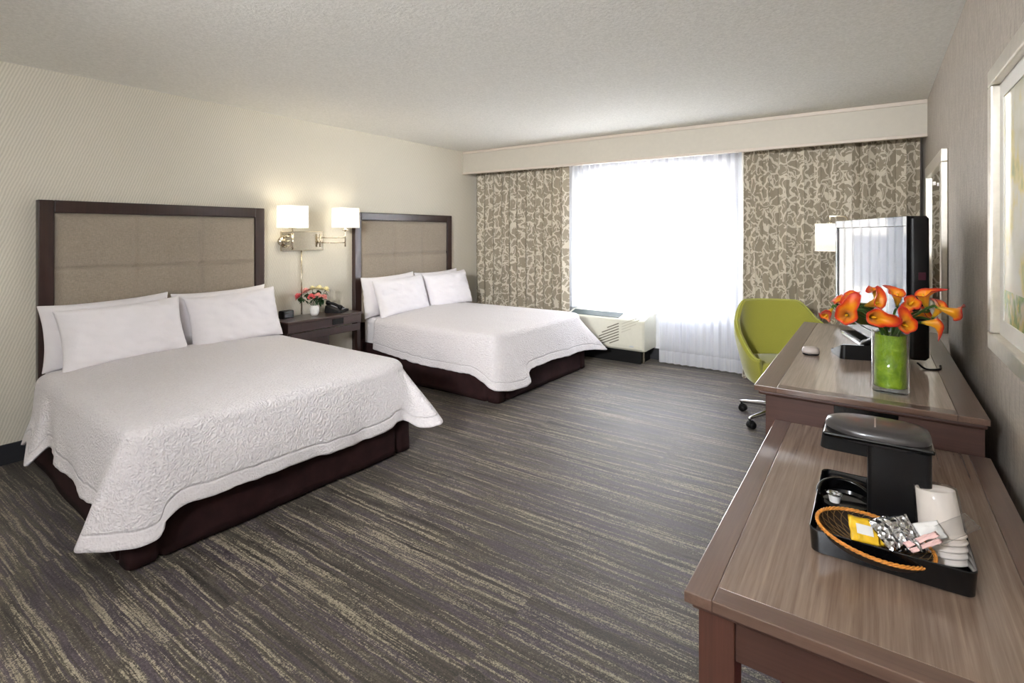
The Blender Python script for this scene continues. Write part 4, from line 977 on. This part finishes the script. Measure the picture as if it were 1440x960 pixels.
mk('piping', bm, M['lime_seam'], sh)
bm = bmesh.new(); a = [(.015 + .255 * math.copysign(abs(math.cos(q)) ** .8, math.cos(q)), .265 * math.copysign(abs(math.sin(q)) ** .8, math.sin(q))) for q in [2 * PI * i / 44 for i in range(44)]]
loft(bm, [[(x * .8, y * .8, .36) for x, y in a], [(x * .97, y * .97, .37) for x, y in a], [(x, y, .40) for x, y in a], [(x, y, .44) for x, y in a], [(x * .95, y * .95, .465) for x, y in a], [(x * .6, y * .6, .475) for x, y in a]]); mk('seat', bm, M['lime'], ch)
bm = bmesh.new(); loft(bm, [[(x * .75, y * .75, .30) for x, y in a], [(x * .85, y * .85, .318) for x, y in a], [(x * .85, y * .85, .36) for x, y in a]]); mk('seat_pan', bm, M['lime'], ch)
bm = bmesh.new(); cyl(bm, (0, 0, .10), (0, 0, .22), .027); cyl(bm, (0, 0, .22), (0, 0, .30), .016); cyl(bm, (0, 0, .285), (0, 0, .30), .09); mk('gas_column', bm, M['chrome'], ch)
bs = mk('hub', (lambda bm: (cyl(bm, (0, 0, .075), (0, 0, .125), .038), bm)[1])(bmesh.new()), M['chrome'], ch)
for k in range(5):
    aa = math.radians(-125 + 62 + 72 * k); ca, sa = math.cos(aa), math.sin(aa); R = .345
    bm = bmesh.new(); tube(bm, [(ca * .02, sa * .02, .112), (ca * R * .5, sa * R * .5, .103), (ca * (R - .02), sa * (R - .02), .080), (ca * (R + .012), sa * (R + .012), .074)], [.021, .018, .013, .010], 10); lg = mk('leg', bm, M['chrome'], ch)
    bm = bmesh.new(); cx_, cy_ = ca * (R - .0), sa * (R - .0)
    cyl(bm, (cx_, cy_, .05), (cx_, cy_, .078), .007)
    for sd in (-1, 1):
        n_ = Vector((-sa, ca, 0)); o_ = Vector((cx_ - ca * .012, cy_ - sa * .012, .026)); cyl(bm, o_ + n_ * .006 * sd, o_ + n_ * .024 * sd, .0255, 20)
    cyl(bm, Vector((cx_ - ca * .012, cy_ - sa * .012, .03)) - Vector((-sa, ca, 0)) * .008, Vector((cx_ - ca * .012, cy_ - sa * .012, .03)) + Vector((-sa, ca, 0)) * .008, .03, 16)
    mk('castor', bm, M['matte_black'], lg)

# ------------------------------------------------------------------ floor lamp behind the television
fl = thing('floor_lamp', 'nickel floor lamp with a cream shade behind the television', 'lamp', (0, 0, 0))
sx_, sy_ = (-.195 + 3.085) * K, 3.22 * K; pxx, pyy = (.04 + 3.085) * K, 3.25 * K
shade(sx_ + .02, sy_, .905 * K, 1.045 * K, .22, .22, fl, M['shade_glow'])
bm = bmesh.new(); tube(bm, [(pxx, pyy, .02), (pxx, pyy, 1.05 * K), (pxx - .02, pyy, 1.058 * K), (sx_ + .12, sy_ + .01, 1.058 * K), (sx_ + .10, sy_, 1.085 * K), (sx_, sy_, 1.088 * K), (sx_, sy_, 1.0 * K)], .008, 10); cyl(bm, (sx_, sy_, 1.045 * K), (sx_, sy_, 1.06 * K), .016); mk('pole', bm, M['nickel'], fl)
bm = bmesh.new(); lathe(bm, [(0, 0), (.13, 0), (.13, .012), (.02, .024), (0, .024)], 36); bmesh.ops.remove_doubles(bm, verts=bm.verts, dist=.0001); mk('base', bm, M['nickel'], fl, 'x', loc=(pxx, pyy, 0))

# ------------------------------------------------------------------ mirror and framed print on the right wall
def wall_frame(t, y0, y1, z0, z1, fw_, dep, mf):
    bm = bmesh.new(); x1_, x0_ = XR, XR - dep
    bx(bm, x0_, x1_, y0, y1, z0, z0 + fw_); bx(bm, x0_, x1_, y0, y1, z1 - fw_, z1); bx(bm, x0_, x1_, y0, y0 + fw_, z0 + fw_, z1 - fw_); bx(bm, x0_, x1_, y1 - fw_, y1, z0 + fw_, z1 - fw_)
    o = mk('frame', bm, mf, t, False); bevel_mod(o, .005, 3); return o
mr = thing('wall_mirror', 'tall silver-framed mirror on the right wall near the window corner', 'mirror', (0, 0, 0))
fr = wall_frame(mr, 2.68 * K, 3.5 * K, .60 * K, 1.335 * K, .075, .032, M['silver_frame'])
boxo('mirror_glass', XR - .012, XR - .008, 2.68 * K + .07, 3.5 * K - .07, .60 * K + .07, 1.335 * K - .07, M['mirror'], mr, 0)
pc = thing('framed_print', 'white-silver framed floral print at the right edge of the wall', 'picture', (0, 0, 0))
q0, q1, q2, q3 = .98 * K, 1.62 * K, .735 * K, 1.37 * K
wall_frame(pc, q0, q1, q2, q3, .055, .035, M['silver_frame'])
bm = bmesh.new(); e_ = .055
for (a0, a1, c0, c1) in ((q0 + e_, q1 - e_, q2 + e_, q2 + e_ + .05), (q0 + e_, q1 - e_, q3 - e_ - .05, q3 - e_), (q0 + e_, q0 + e_ + .05, q2 + e_ + .05, q3 - e_ - .05), (q1 - e_ - .05, q1 - e_, q2 + e_ + .05, q3 - e_ - .05)): bx(bm, XR - .012, XR - .006, a0, a1, c0, c1)
mk('mat_board', bm, M['mat_board'], pc, False)
boxo('print', XR - .009, XR - .007, q0 + e_ + .045, q1 - e_ - .045, q2 + e_ + .045, q3 - e_ - .045, M['art'], pc, 0)

# ------------------------------------------------------------------ fill lights added to brighten the room, unseen behind the camera 
t = thing('fill_globe', 'added globe fill light brightening the room, unseen behind the camera', 'fill light', (3.7, -1.0, ZC))  # added fill for the near half of the room, out of view
bm = bmesh.new(); cyl(bm, (0, 0, -.02), (0, 0, -.001), .06); cyl(bm, (0, 0, -.34), (0, 0, -.02), .006); mk('rod', bm, M['nickel'], t)
bm = bmesh.new(); bmesh.ops.create_uvsphere(bm, u_segments=28, v_segments=16, radius=.12, matrix=Matrix.Translation((0, 0, -.45))); mk('globe', bm, M['fill_glow'], t)
sl = thing('fill_spot', 'added wide fill spot aimed at the window wall, unseen behind the camera', 'fill light', (3.5, -1.7, ZC))  # added fill for the far end of the room, out of view
aim = (Vector((2.2, 5.6, 2.1)) - Vector((3.5, -1.7, ZC - .22))).normalized(); qa = aim.to_track_quat('-Z', 'Y')
bm = bmesh.new(); cyl(bm, (0, 0, -.12), (0, 0, -.001), .012); cyl(bm, (0, 0, -.012), (0, 0, -.001), .06); mk('mount', bm, M['nickel'], sl)
bm = bmesh.new(); lathe(bm, [(.0, .16), (.07, .16), (.15, .0), (.144, .0), (.066, .152), (.0, .152)], 32); hd = mk('head', bm, M['nickel'], sl, loc=(0, 0, -.22)); hd.rotation_euler = qa.to_euler()
ld = bpy.data.lights.new('fill_spot_lamp', 'SPOT'); ld.energy = 400; ld.spot_size = math.radians(74); ld.spot_blend = 1; ld.shadow_soft_size = .14; ld.color = (.98, .985, 1)
lo = bpy.data.objects.new('fill_spot_lamp', ld); C.objects.link(lo); lo.location = Vector((0, 0, -.22)) + aim * .03; lo.rotation_euler = qa.to_euler(); lo.parent = sl

# ------------------------------------------------------------------ outside
struct(boxo('ground_outside', -14, 18, YB + .2, 30, -.5, -.4, M['ext_ground'], bev=0))
eb = thing('building', 'pale building seen faintly through the sheer curtains', 'building', (0, 0, 0))
bm = bmesh.new(); bx(bm, -6, 8, 14, 15, -.4, 5); mk('facade', bm, M['ext_wall'], eb, False)
for i, x in enumerate((-3.4, -.9, 1.4)): boxo('shuttered_bay', x, x + (1.3 if i < 2 else 1.0), 13.95, 14.0, .1, 1.35, M['ext_dark'], eb, .01)
wd = bpy.data.worlds.new('sky'); bpy.context.scene.world = wd; wd.use_nodes = True
nt = wd.node_tree; nt.nodes.clear(); ou = nt.nodes.new('ShaderNodeOutputWorld'); bg = nt.nodes.new('ShaderNodeBackground')
sk = nt.nodes.new('ShaderNodeTexSky'); sk.sky_type = 'NISHITA'; sk.sun_disc = False; sk.sun_elevation = math.radians(48); sk.sun_rotation = math.radians(200); sk.dust_density = 3
hs_ = nt.nodes.new('ShaderNodeHueSaturation'); hs_.inputs['Saturation'].default_value = .45
nt.links.new(sk.outputs[0], hs_.inputs['Color']); nt.links.new(hs_.outputs[0], bg.inputs[0]); bg.inputs[1].default_value = 2.1; nt.links.new(bg.outputs[0], ou.inputs[0])
sn = bpy.data.lights.new('sun', 'SUN'); sn.energy = 9; sn.angle = math.radians(2); sn.color = (1, .96, .9)
so = bpy.data.objects.new('sun', sn); C.objects.link(so); so.rotation_euler = (math.radians(48), 0, math.radians(15))   # from behind this room onto the facade opposite
pt = bpy.data.lights.new('window_portal', 'AREA'); pt.shape = 'RECTANGLE'; pt.size = WX1 - WX0; pt.size_y = WZ1 - WZ0; pt.cycles.is_portal = True
po = bpy.data.objects.new('window_portal', pt); C.objects.link(po); po.location = ((WX0 + WX1) / 2, YB + .19, (WZ0 + WZ1) / 2); po.rotation_euler = (-PI / 2, 0, 0)

# ------------------------------------------------------------------ camera
cam = bpy.data.cameras.new('camera'); co = bpy.data.objects.new('camera', cam); C.objects.link(co)
cam.sensor_width = 36; cam.lens = 36 * 737 / 1440; cam.shift_y = -(480 - 327) / 1440; cam.clip_start = .05; cam.clip_end = 200
co.location = (3.085 * K, 0, K); co.rotation_euler = (PI / 2, 0, math.radians(34.7))
sc = bpy.context.scene; sc.camera = co
sc.view_settings.view_transform = 'Standard'; sc.view_settings.look = 'None'; sc.view_settings.gamma = 1; sc.view_settings.use_curve_mapping = False
sc.view_settings.exposure = 1.6
sc.cycles.max_bounces = 10; sc.cycles.diffuse_bounces = 6; sc.cycles.transparent_max_bounces = 16
sc.cycles.sample_clamp_indirect = 6
